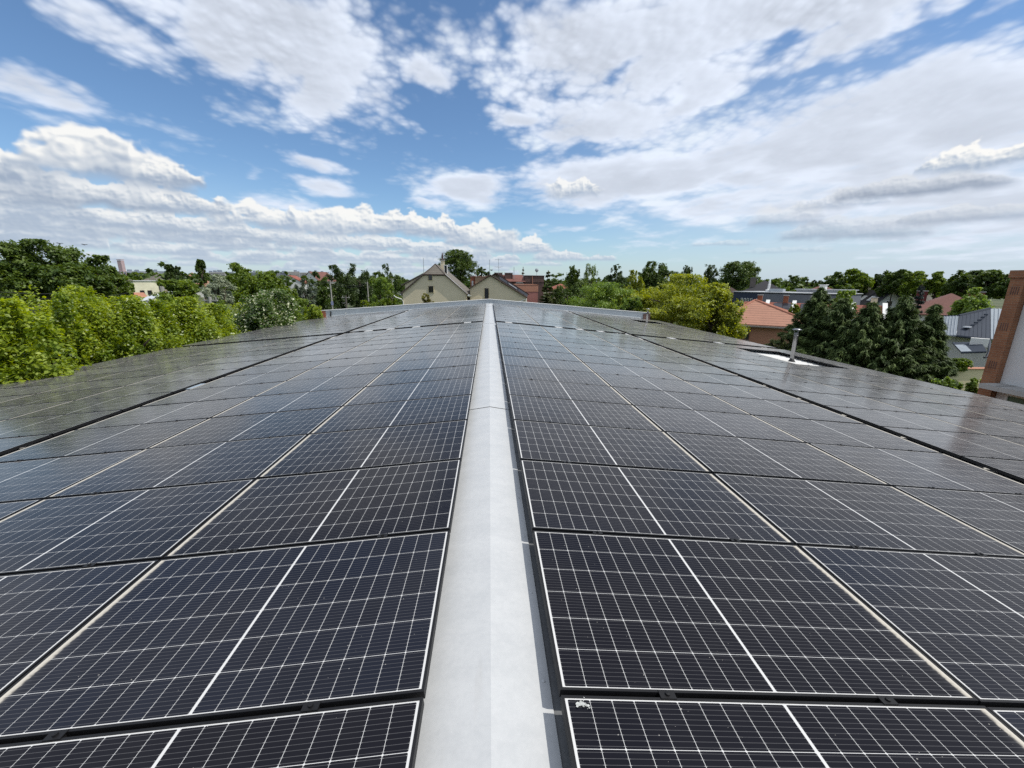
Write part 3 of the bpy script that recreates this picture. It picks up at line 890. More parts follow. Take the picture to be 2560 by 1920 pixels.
# gable parapet across the far end
def parapet():
    zt = lambda x: .335-abs(x)*.0765
    b = MB(); y0, y1 = 31.2, 31.55
    for side in (1, -1):
        xe = 12.02
        b.prism([(0, y0, zt(0)), (side*xe, y0, zt(xe)), (side*xe, y0, -1.9), (0, y0, -1.9)][::side], (0, y1-y0, 0))
    pw = b.build('parapet', M['galv'], hall)
    c = MB()
    for side in (1, -1):
        xs = [0, 2.2, 4.4, 6.6, 8.8, 11.0, 12.3]
        for i in range(len(xs)-1):
            a, d = xs[i]+(.004 if i else 0), xs[i+1]; dz = .004*((i*7) % 3-1)+.002
            c.prism([(side*a, y0-.05, zt(a)+dz), (side*d, y0-.05, zt(d)+dz), (side*d, y0-.05, zt(d)+.026+dz), (side*a, y0-.05, zt(a)+.026+dz)][::side], (0, y1-y0+.1, 0))
    cp = c.build('coping', M['white_trim'], pw)
    f = MB()
    for side in (1, -1):
        f.prism([rp(side, .02, 31.14, .0), rp(side, 11.7, 31.14, .0), rp(side, 11.7, 31.198, .10), rp(side, .02, 31.198, .10)][::side], (0, .002, -.012))
    f.build('flashing', M['galv'], pw)
    k = MB(); k.box((-12.16, 31.36, -1.15), (.36, .42, 1.06)); k.build('brick_pier', M['brick_red'], pw)
    k = MB(); k.box((11.98, 31.3, -1.15), (.5, .5, 1.0)); k.build('brick_pier', M['brick_dark'], pw)
    g = MB(); g.box((-11.62, 31.17, -.95), (.07, .05, .62)); g.build('downpipe', M['black'], pw)
    g = MB(); g.box((-10.55, 31.19, -.76), (.10, .02, .06), Matrix.Rotation(.5, 3, 'Y')); g.build('bracket', M['white_trim'], pw)
parapet()

# ---- flue pipes rising through the gaps left in the panels
def flue(side, u, y, h, r, hat, lean):
    base = rp(side, u, y, -.02)
    f = MB(); top = base+Vector((lean, 0, h))
    f.tube([base, base+(top-base)*.55, base+(top-base)*.552, top], [r, r, r*1.06, r*1.06], 20, cap=False)
    f.tube([top-Vector((0, 0, .10)), top-Vector((0, 0, .085))], [r*1.15, r*1.15], 20)
    o = f.build('flue_pipe', M['steel'], hall, True)
    c = MB(); c.lathe(base, [(r*1.9, .005), (r*1.75, .035), (r*1.25, .07), (r*1.06, .13), (r*1.0, .13)], 20); c.build('collar', M['dark_rubber'], o, True)
    c = MB(); c.lathe(top+Vector((0, 0, .10)), [(.001, .045), (hat*.5, .035), (hat, .005), (hat*.98, -.004), (hat*.5, .022), (.001, .03)], 24)
    for k in range(3):
        a = k*2.1+.5; d = Vector((math.cos(a), math.sin(a), 0))
        c.tube([top+d*r*1.02-Vector((0, 0, .06)), top+d*r*1.05+Vector((0, 0, .02)), top+d*hat*.72+Vector((0, 0, .115))], .006, 5)
    c.build('rain_cap', M['steel'], o, True)
flue(1, 10.31, 13.25, 1.0, .060, .140, .0)
flue(1, 10.0, 25.75, .86, .060, .14, .0)

# ============================================================ solar panels
def panel_meshes(pw, ph):
    fm = MB(); w = .011; t = .035; a, b = pw/2, ph/2
    fm.box((0, b-w/2, -t/2), (pw, w, t)); fm.box((0, -b+w/2, -t/2), (pw, w, t))
    fm.box((a-w/2, 0, -t/2), (w, ph-2*w, t)); fm.box((-a+w/2, 0, -t/2), (w, ph-2*w, t))
    lam = MB(); lam.face([(-a+w, -b+w, -.0015), (a-w, -b+w, -.0015), (a-w, b-w, -.0015), (-a+w, b-w, -.0015)])
    bk = [(-a+w, -b+w, -.007), (-a+w, b-w, -.007), (a-w, b-w, -.007), (a-w, -b+w, -.007)]; lam.face(bk)
    def mesh(mb, name, mat):
        me = bpy.data.meshes.new(name); me.from_pydata(mb.v, [], mb.f); me.materials.append(mat); me.update(); return me
    fme = mesh(fm, 'frame', M['black_frame'])
    lme = mesh(lam, 'cell_sheet', M['cells'])
    uv = lme.uv_layers.new(name='UVMap')
    for li, l in enumerate(lme.loops):
        co = lme.vertices[l.vertex_index].co; uv.data[li].uv = (co.x, co.y)
    return fme, lme
FRAME_ME, LAM_ME = panel_meshes(PW, PH)
cl = MB()
cl.box((0, .0102, .002), (.062, .034, .004)); cl.box((0, .0102, -.012), (.05, .018, .026)); cl.lathe((0, .0102, .004), [(.009, 0), (.009, .007), (.001, .008)], 8)
CLAMP_ME = bpy.data.meshes.new('clamp'); CLAMP_ME.from_pydata(cl.v, [], cl.f); CLAMP_ME.materials.append(M['black_frame']); CLAMP_ME.update()

ORD = 'first second third fourth fifth sixth seventh eighth ninth tenth eleventh twelfth thirteenth fourteenth fifteenth sixteenth'.split()
SLOTS = []     # (side, centre u, centre y, portrait, label)
HOLES = {(1, 5, 'n', 10), (1, 5, 'n', 11), (1, 5, 'n', 12), (1, 5, 'f', 8), (1, 5, 'f', 9)}
YF = Y0R+14*LY+.48                   # far field starts after the cross gap
for side in (1, -1):
    sd = 'right' if side > 0 else 'left'
    u0, y0 = (U0R, Y0R) if side > 0 else (U0L, Y0L)
    for c in range(6):
        inner = c < 3
        u = u0+.006+c*LX+PW/2+(0 if inner else .19)
        yo = y0 if inner else y0-(.04 if side > 0 else .08)
        where = ('%s column %s of the ridge cap' % (ORD[c], sd)) if inner else ('%s column beyond the %s walkway gap' % (ORD[c-3], sd))
        for r in range(-2, 14):
            if (side, c, 'n', r) in HOLES: continue
            k = 13-r
            if k <= 7: row = '%s row before the cross gap' % ORD[k]
            else: row = '%s row from the front' % ORD[r+1] if r >= -1 else 'row under the camera'
            SLOTS.append((side, u, yo+r*LY+.0102+PH/2, False, 'solar panel, %s, %s' % (where, row)))
        for r in range(13):
            if (side, c, 'f', r) in HOLES: continue
            SLOTS.append((side, u, YF+(yo-y0)+r*LY+.0102+PH/2, False, 'solar panel, %s, %s row past the cross gap' % (where, ORD[r])))
    u = u0+.006+6*LX+.19+PH/2
    for base, n, word in ((Y0R+14*LY-8*1.775, 8, 'before'), (YF, 7, 'past')):
        for r in range(n):
            k = n-1-r if word == 'before' else r
            SLOTS.append((side, u, base+r*1.775+PW/2, True, 'upright solar panel at the %s eave, %s one %s the cross gap' % (sd, ORD[k], word)))

def slot_info(s):
    side, u, y, por, lab = s
    a, b = (PH/2, PW/2) if por else (PW/2, PH/2)
    P = [to_px(rp(side, u+i*a, y+j*b, H_TOP)) for i, j in ((-1, -1), (1, -1), (1, 1), (-1, 1), (0, 0), (-1, 0), (1, 0), (0, -1), (0, 1))]
    Q = [q for q in P if q is not None]
    vis = any(-4 <= x <= 2564 and -4 <= yy <= 1924 for x, yy in Q)
    near = any(-900 <= x <= 3460 and -500 <= yy <= 2800 for x, yy in Q)
    area = 0
    if all(q is not None for q in P[:4]):
        for i in range(4):
            x1, y1 = P[i]; x2, y2 = P[(i+1) % 4]; area += x1*y2-x2*y1
        area = abs(area)/2
    elif vis: area = 1e6
    return vis, near, area
INF = [slot_info(s) for s in SLOTS]
order = sorted([i for i in range(len(SLOTS)) if INF[i][0]], key=lambda i: -INF[i][2])
SINGLE = set(order[:300])
def place(side, u, y, por):
    m = Matrix.Translation(rp(side, u, y, H_TOP)) @ rmat(side).to_4x4()
    if por: m = m @ Matrix.Rotation(math.pi/2, 4, 'Z')
    return m
proto = None
rgen = random.Random(5)
for i, s in enumerate(SLOTS):
    if i not in SINGLE: continue
    side, u, y, por, lab = s
    m = place(side, u, y, por) @ Matrix.Translation((0, 0, rgen.uniform(-.0015, .0015))) @ Matrix.Rotation(rgen.gauss(0, .0022), 4, 'X') @ Matrix.Rotation(rgen.gauss(0, .0015), 4, 'Y')
    if proto is None:
        root = bpy.data.objects.new('solar_panel', None); root.empty_display_size = .2; COL.objects.link(root)
        kids = []
        for nm, me, loc in (('cell_sheet', LAM_ME, (0, 0, 0)), ('frame', FRAME_ME, (0, 0, 0)), ('clamp', CLAMP_ME, (-.46, PH/2, 0)), ('clamp', CLAMP_ME, (.46, PH/2, 0))):
            k = bpy.data.objects.new(nm, me); k.location = loc; k.parent = root; COL.objects.link(k); kids.append(k)
        proto = (root, kids)
        o = root
    else:
        o = proto[0].copy(); COL.objects.link(o)
        for k in proto[1]:
            c = k.copy(); c.parent = o; COL.objects.link(c)
    o.matrix_world = m
    tag(o, lab, 'solar panel', 'solar panels covering the hall roof')
def panel_rest():
    V_, F_, MI, UVs = [], [], [], []
    for i, s in enumerate(SLOTS):
        if i in SINGLE: continue
        m = place(*s[:4])
        for me, mi in ((LAM_ME, 0), (FRAME_ME, 1)):
            b = len(V_)
            V_ += [tuple(m @ v.co) for v in me.vertices]
            for p in me.polygons:
                F_.append(tuple(b+k for k in p.vertices)); MI.append(mi)
                UVs += [(me.vertices[k].co.x, me.vertices[k].co.y) for k in p.vertices]
    if not F_: return
    me = bpy.data.meshes.new('solar_panels'); me.from_pydata(V_, [], F_)
    me.materials.append(M['cells']); me.materials.append(M['black_frame'])
    me.polygons.foreach_set('material_index', MI)
    uv = me.uv_layers.new(name='UVMap'); uv.data.foreach_set('uv', [t for q in UVs for t in q])
    me.update(); o = bpy.data.objects.new('solar_panels', me); COL.objects.link(o)
    tag(o, 'remaining black solar panels along the outer edges of the hall roof', 'solar panels', 'solar panels covering the hall roof', 'stuff')
panel_rest()

# ---- loose bits lying in the gaps between the fields
M['plate'] = plain('dull_white_plate', (.46, .46, .45), .6, var=.2, scale=5)
def gap_plate(side, u, y, lx, ly, h, mat, lab, cat, name, grp=None, tilt=0.0):
    b = MB(); Rm = rmat(side) @ Matrix.Rotation(tilt, 3, 'Z')
    c = rp(side, u, y, h)
    b.box(c, (lx, ly, .012), Rm)
    e = MB()
    for s in (-1, 1): b.box(c+Rm @ Vector((0, s*(ly/2-.006), -.028)), (lx, .006, .043), Rm)
    for s in (-1, 1): b.lathe(c+Rm @ Vector((s*lx*.35, 0, .006)), [(.012, 0), (.012, .008), (.001, .01)], 6)
    o = b.build(name, mat); tag(o, lab, cat, grp)
YG = Y0R+14*LY+.2
for side, us in ((-1, (.85, 2.85, 3.85, 4.7)), (1, (.75, 2.75, 3.6, 4.45, 7.4, 9.4))):
    for u in us:
        gap_plate(side, u, YG+.03, .27, .36, .117, M['plate'], 'small white folded plate lying in the dark cross gap between panel fields', 'plate', 'bracket_plate', 'white plates in the cross gap', .05)
gap_plate(-1, 5.63, 8.0, .17, .42, .09, plain('pale_board', (.30, .36, .41), .6, var=.2, scale=6), 'pale grey-blue board bridging the walkway gap', 'board', 'insulation_board')
for y in (13.2, 14.6, 15.5, 16.6):
    gap_plate(1, 5.66, y, .17, .5, .07, M['white_trim'], 'white metal strip lying in the walkway gap nearest the flues', 'strip', 'metal_strip', 'white strips in the walkway gap')
b = MB(); b.box(rp(1, 5.66, 4.35, .03), (.16, .012, .012), rmat(1) @ Matrix.Rotation(.3, 3, 'Z')); b.box(rp(1, 5.72, 4.35, .03), (.012, .03, .02), rmat(1))
tag(b.build('cable_tie', M['white_trim']), 'thin white cable tie lying in the black walkway gap', 'cable tie')
# bird dropping on the nearest panel
b = MB(); rr = random.Random(2)
for k in range(16):
    big = k < 4; sc_ = .006 if big else .013
    u, y = .335+rr.gauss(0, sc_), 1.172+rr.gauss(0, sc_); r = rr.uniform(.005, .009) if big else rr.uniform(.001, .0028)
    el_ = rr.uniform(1, 2.2); a_ = rr.uniform(-.6, .6); n = 11; pts = []
    for i in range(n):
        q = 2*math.pi*i/n; rd = r*rr.uniform(.55, 1.35); dx, dy = rd*el_*math.cos(q), rd*math.sin(q)
        pts.append(rp(1, u+dx*math.cos(a_)-dy*math.sin(a_), y+dx*math.sin(a_)+dy*math.cos(a_), H_TOP+.0018+k*.00004))
    b.face(pts)
tag(b.build('bird_dropping', plain('dropping', (.46, .47, .45), .8, var=.6, scale=60)), 'white bird dropping splashed on the corner of the nearest panel', 'dropping')

# ============================================================ buildings round about
M['plaster_beige'] = None
def two_tone_plaster():
    m, nt, p = new_mat('beige_roughcast'); v = objco(nt)
    n1 = noise(nt, v, .5, 5); n2 = noise(nt, v, 14, 3)
    c = mixc(nt, (n1*.6+n2*.4).step(.3, .7), (.60, .52, .365), (.70, .61, .44))
    nt.links.new(c, p.inputs['Base Color']); p.inputs['Roughness'].default_value = .95
    bump(nt, p, n2, .3, .01); return m
M['plaster_beige'] = two_tone_plaster()
M['plaster_pink'] = plain('pink_plaster', hexc('a3706a'), .9, var=.12)
M['plaster_salmon'] = plain('salmon_plaster', hexc('b0806b'), .9, var=.10, scale=.4)
M['plaster_white'] = plain('white_plaster', (.62, .62, .60), .9, var=.07, fine=40, bmp=.2)
M['plaster_grey'] = plain('grey_plaster', (.60, .60, .585), .9, var=.06, fine=40, bmp=.35)
M['plaster_cream'] = plain('cream_plaster', hexc('d8cba4'), .9, var=.08, scale=.5)
M['tile_grey'] = tile_mat('grey_brown_tiles', hexc('686259'), .26, var=.22)
M['tile_orange'] = tile_mat('orange_tiles', hexc('a2745f'), .195, var=.12, gap=.7)
M['tile_red'] = tile_mat('red_tiles', hexc('8a4c3a'), .2)
M['tile_brown'] = tile_mat('brown_red_tiles', hexc('6f463d'), .2, var=.2)
M['tile_black'] = tile_mat('black_shingles', hexc('23242a'), .2, var=.25)
M['tile_dark'] = tile_mat('dark_brown_tiles', hexc('45332c'), .2)
M['slate_old'] = tile_mat('lichened_slates', hexc('6a655c'), .25, var=.5)
M['orange_ridge'] = plain('orange_ridge_tiles', hexc('a9715c'), .8, var=.2, scale=5)
M['navy'] = plain('navy_cladding', hexc('2a3346'), .6, var=.12)
M['grey_clad'] = plain('grey_cladding', hexc('6c6e76'), .6, var=.1)
M['metal_dark'] = plain('dark_seam_metal', hexc('343b46'), .62, var=.12, spec=.2)
M['metal_light'] = plain('pale_seam_metal', hexc('8f979e'), .6, var=.1, spec=.25)
M['terracotta'] = plain('terracotta_coping', hexc('a5745c'), .8, var=.15)
M['rowsolar'] = plain('small_solar_glass', (.03, .032, .04), .15, var=.2, spec=.6)

class Frame:
    """Local axes of a building: a = along the front, d = away from the viewer, both level."""
    def __init__(s, origin, yaw):
        s.o = Vector(origin); s.a = Vector((math.cos(yaw), math.sin(yaw), 0)); s.d = Vector((-math.sin(yaw), math.cos(yaw), 0))
    def p(s, a, d, z): return s.o + s.a*a + s.d*d + Vector((0, 0, z-s.o.z))
    def rot(s): return Matrix((s.a, s.d, Vector((0, 0, 1)))).transposed()

def window(F, a, z, w, h, d, wall, frame_mat=None, glass=None, bars=1, name='window', fw=.07, sill=True):
    """Casement set into the wall face at depth d (viewer side is -d)."""
    fm = frame_mat or M['white_paint']; b = MB(); Rm = F.rot()
    for s in (-1, 1): b.box(F.p(a+s*(w/2-fw/2), d-.03, z), (fw, .07, h), Rm)
    for s in (-1, 1): b.box(F.p(a, d-.03, z+s*(h/2-fw/2)), (w-2*fw, .07, fw), Rm)
    for k in range(bars): b.box(F.p(a-w/2+w*(k+1)/(bars+1), d-.026, z), (fw*.8, .05, h-2*fw), Rm)
    o = b.build(name, fm, wall)
    g = MB(); g.box(F.p(a, d-.012, z), (w-2*fw, .02, h-2*fw), Rm); g.build('pane', glass or M['glass_dark'], o)
    if sill:
        g = MB(); g.box(F.p(a, d-.06, z-h/2-.035), (w+.1, .14, .06), Rm); g.build('sill', M['concrete'], o)
    return o
def chimney(F, a, d, z0, z1, w, dd, mat, parent, cap=True, pots=0):
    b = MB(); Rm = F.rot(); b.box(F.p(a, d, (z0+z1)/2), (w, dd, z1-z0), Rm)
    o = b.build('chimney', mat, parent)
    if cap:
        c = MB(); c.box(F.p(a, d, z1+.05), (w+.12, dd+.12, .10), Rm)
        for k in range(pots):
            q = F.p(a-w*.3+w*.6*(k/(max(pots-1, 1))), d, z1+.1); c.tube([q, q+Vector((0, 0, .25))], .09, 8)
        c.build('chimney_cap', M['concrete'], o)
    return o
def gable_roof(F, w0, w1, zr, ar, zl, zrr, d0, d1, th, mat, parent, over=.35, hip0=0., hip1=0., zhip0=None, name='roof'):
    """Pitched roof: eaves at a=w0 (height zl) and a=w1 (height zrr), ridge at a=ar; optional (half) hips at either end."""
    sl, sr = (zr-zl)/(ar-w0), (zr-zrr)/(w1-ar)
    L0, R0 = w0-over, w1+over; zL, zR = zl-over*sl, zrr-over*sr
    b = MB()
    e0, e1 = d0, d1
    rd0, rd1 = d0+hip0, d1-hip1
    up = Vector((0, 0, th))
    def slab(poly):
        top = [p+up for p in poly]; n = len(poly); k = len(b.v)
        b.v += [tuple(p) for p in poly]+[tuple(p) for p in top]
        b.f.append(tuple(range(k, k+n))[::-1]); b.f.append(tuple(range(k+n, k+2*n))); b.m += [0, 0]
        for i in range(n):
            j = (i+1) % n; b.f.append((k+i, k+j, k+n+j, k+n+i)); b.m.append(0)
    P = F.p
    if hip0 and zhip0 is not None:      # half hip at the front
        t = (zr-zhip0); aL, aR = ar-t/sl, ar+t/sr
        left = [P(L0, e0, zL), P(aL, e0, zhip0), P(ar, rd0, zr), P(ar, rd1, zr), P(L0, e1, zL)]
        right = [P(R0, e0, zR), P(R0, e1, zR), P(ar, rd1, zr), P(ar, rd0, zr), P(aR, e0, zhip0)]
        slab([P(aL, e0, zhip0), P(aR, e0, zhip0), P(ar, rd0, zr)])
    elif hip0:
        left = [P(L0, e0, zL), P(ar, rd0, zr), P(ar, rd1, zr), P(L0, e1, zL)]
        right = [P(R0, e0, zR), P(R0, e1, zR), P(ar, rd1, zr), P(ar, rd0, zr)]
        slab([P(L0, e0, zL), P(R0, e0, zR), P(ar, rd0, zr)])
    else:
        left = [P(L0, e0, zL), P(ar, rd0, zr), P(ar, rd1, zr), P(L0, e1, zL)]
        right = [P(R0, e0, zR), P(R0, e1, zR), P(ar, rd1, zr), P(ar, rd0, zr)]
    slab(left); slab(right)
    if hip1: slab([P(R0, e1, zR), P(L0, e1, zL), P(ar, rd1, zr)])
    return b.build(name, mat, parent)
def walls(F, w0, w1, d0, d1, zl, zrr, ar, zr, mat, parent, cut0=None, z0=None):
    """Outer walls with gables; cut0 flattens the front gable under a half hip."""
    z0 = GROUND if z0 is None else z0
    b = MB(); P = F.p
    sl, sr = (zr-zl)/(ar-w0), (zr-zrr)/(w1-ar)
    def gable(d, cut):
        if cut is not None:
            t = zr-cut; return [P(w0, d, z0), P(w1, d, z0), P(w1, d, zrr), P(ar+t/sr, d, cut), P(ar-t/sl, d, cut), P(w0, d, zl)]
        return [P(w0, d, z0), P(w1, d, z0), P(w1, d, zrr), P(ar, d, zr), P(w0, d, zl)]
    b.face(gable(d0, cut0)); b.face(gable(d1, cut0 if cut0 else None)[::-1])
    b.face([P(w0, d0, z0), P(w0, d0, zl), P(w0, d1, zl), P(w0, d1, z0)]); b.face([P(w1, d0, z0), P(w1, d1, z0), P(w1, d1, zrr), P(w1, d0, zrr)])
    return b.build('wall', mat, parent)

# ---- beige half-hipped house straight ahead, left of the ridge line
def half_hip_house():
    F = Frame((-6.4, 50, GROUND), 0.0)
    t = thing('gable_house', 'beige house with half-hipped grey tile roof and two small dark windows in its gable', 'house', F.o)
    ar, zr = 0.03, 3.42
    wall = walls(F, -3.75, 3.65, 0, 11.5, .25, .25, ar, zr, M['plaster_beige'], t, cut0=2.22)
    roof = gable_roof(F, -3.75, 3.65, zr, ar, .25, .25, -.17, 11.7, .14, M['tile_grey'], t, over=.18, hip0=1.15, hip1=2.6, zhip0=2.26)
    for a, z, w, h in ((-.48, 2.0, .44, .60), (-.44, .66, .56, .74)):
        o = window(F, a, z, w, h, -.005, wall, M['tile_dark'], bars=1, fw=.035, sill=False)
        g = MB(); Rm = F.rot()
        for s_ in (-1, 1): g.box(F.p(a+s_*(w/2+.035), -.02, z), (.07, .05, h+.14), Rm)
        g.box(F.p(a, -.02, z-h/2-.035), (w, .06, .07), Rm); g.build('surround', M['plaster_cream'], o)
    rw = MB(); up = Vector((0, 0, .12))
    rw.prism([F.p(-4.35, 2.2, 1.02), F.p(-.4, 2.2, 3.05), F.p(-.4, 10.8, 3.05), F.p(-4.35, 10.8, 1.02)][::-1], up); rw.build('rear_roof', M['tile_grey'], roof)
    rw = MB(); rw.prism([F.p(-3.9, 2.4, GROUND), F.p(-.4, 2.4, GROUND), F.p(-.4, 2.4, 3.0), F.p(-3.9, 2.4, 1.2)][::-1], F.d*8.2); rw.build('rear_wall', M['plaster_beige'], t)
    v = MB()
    v.tube([F.p(-3.93, -.21, .12), F.p(ar-1.22, -.21, 2.34), F.p(ar, .98, 3.60), F.p(ar+1.22, -.21, 2.34), F.p(3.83, -.21, .12)], .045, 6)
    v.tube([F.p(-1.2, -.21, 2.33), F.p(1.26, -.21, 2.33)], .04, 6)
    v.build('verge_trim', M['tile_dark'], roof)
    w = MB(); w.tube([F.p(3.84, -.20, .14), F.p(1.30, -.20, 2.40)], .035, 6); w.build('verge_flashing', M['white_trim'], roof)
    g = MB(); g.tube([F.p(-3.98, 11.0, .02), F.p(-3.98, -.3, .02)], .07, 8); g.tube([F.p(3.90, 11.0, .02), F.p(3.90, -.3, .02)], .07, 8); g.build('gutter', M['galv'], roof)
    d = MB(); d.tube([F.p(-4.55, -.9, -.05), F.p(-4.5, -.8, -.2), F.p(-3.85, -.3, -.5), F.p(-3.72, -.09, -.8), F.p(-3.72, -.09, GROUND)], .055, 8); d.build('downpipe', M['white_paint'], wall)
    c = chimney(F, .62, 3.4, 2.4, 4.05, .42, .55, M['plaster_beige'], roof)
    k = MB(); k.lathe(F.p(.62, 3.4, 4.15), [(.30, 0), (.34, .06), (.12, .16), (.10, .55), (.03, .85), (.0, .9)], 10); k.build('cowl', M['tile_dark'], c)
    q = MB(); Rm = F.rot()
    for s in (-1, 1): q.box(F.p(1.15+s*.17, 1.9, 2.95), (.07, .3, 1.0), Rm)
    q.box(F.p(1.15, 1.9, 3.47), (.41, .34, .07), Rm); q.build('vent_frame', M['white_paint'], roof)
    q = MB(); q.box(F.p(1.15, 1.9, 2.95), (.26, .26, .9), Rm); q.build('vent_shaft', M['black'], roof)
    q = MB(); q.tube([F.p(-1.75, 3.5, 1.6), F.p(-1.72, 3.5, 4.35)], .035, 6); q.build('vent_mast', M['galv'], roof)
    q = MB(); q.box(F.p(4.0, 10.6, 1.05), (.22, .22, 1.3), Rm); q.box(F.p(4.0, 10.6, .45), (.5, .5, .08), Rm); q.build('flue_stack', M['galv'], t)
    # dish on the right corner
    q = MB(); q.lathe(F.p(4.05, -.3, -.1), [(.02, -.06), (.16, -.03), (.26, .05), (.28, .10), (.25, .08), (.0, .0)], 12); q.build('satellite_dish', M['white_paint'], t)
half_hip_house()

# ---- beige house right of it with the narrow dark door window
def door_house():
    F = Frame((0.13, 52, GROUND), 0.0)
    t = thing('gable_house', 'beige house with plain gable, brown roof edge and one tall narrow dark window', 'house', F.o)
    wall = walls(F, -2.50, 4.35, 0, 10, .80, -.22, 0, 2.30, M['plaster_beige'], t)
    roof = gable_roof(F, -2.50, 4.35, 2.34, 0, .80, -.22, -.22, 10.2, .10, M['tile_dark'], t, over=.16)
    window(F, -.47, .18, .50, 1.28, -.005, wall, M['tile_dark'], bars=0, fw=.06, sill=True, name='window')
    fr = MB(); Rm = F.rot(); fr.box(F.p(-.18, -.02, .2), (.07, .05, 1.3), Rm); fr.box(F.p(-.76, -.02, .2), (.07, .05, 1.3), Rm); fr.build('window_surround', M['plaster_cream'], wall)
    v = MB(); v.tube([F.p(-2.62, -.27, .78), F.p(0, -.27, 2.40), F.p(4.55, -.27, -.26)], .07, 6); v.build('verge_board', M['tile_dark'], roof)
    # rear wing, a little further right, whose roof shows behind the gable
    F2 = Frame((.78, 55.4, GROUND), 0.0)
    w2 = walls(F2, -3.1, 4.2, 0, 8, .55, .10, .0, 2.62, M['plaster_beige'], t)
    r2 = gable_roof(F2, -3.1, 4.2, 2.66, 0, .55, .10, -.7, 8.2, .10, M['tile_dark'], t, over=.2)
    sf = MB(); sl = (2.66-.10)/4.2
    for a0, a1 in ((.55, 1.55), (1.6, 2.9), (2.95, 4.2)):
        sf.prism([F2.p(a0, -.72, 2.62-sl*a0), F2.p(a1, -.72, 2.62-sl*a1), F2.p(a1, -.72, 2.28-sl*a1), F2.p(a0, -.72, 2.28-sl*a0)], (0, .03, 0))
    sf.build('fascia_panels', M['grey_clad'], r2)
    sf = MB(); sf.prism([F2.p(1.75, -.76, 2.50-sl*1.75), F2.p(2.75, -.76, 2.50-sl*2.75), F2.p(2.75, -.76, 2.40-sl*2.75), F2.p(1.75, -.76, 2.40-sl*1.75)], (0, .03, 0)); sf.build('white_flashing', M['white_paint'], r2)
    g = MB(); g.tube([F.p(4.3, -.3, -.45), F.p(3.75, -.25, -.72), F.p(3.5, -.2, -.74)], .05, 6); g.build('gutter_spout', M['galv'], wall)
    g = MB(); g.tube([F.p(4.42, -.08, -.3), F.p(4.42, -.08, GROUND)], .06, 8); g.build('downpipe', M['white_paint'], wall)
    am = MB(); q = F.p(-.1, 4, 2.3); am.tube([q, q+Vector((0, 0, 2.1))], .03, 6); am.build('aerial_mast', M['galv'], t)
    am = MB(); am.lathe(F.p(.15, 4, 3.05), [(.02, -.05), (.14, 0), (.2, .09), (.0, .02)], 10); am.build('satellite_dish', M['galv'], t)
door_house()

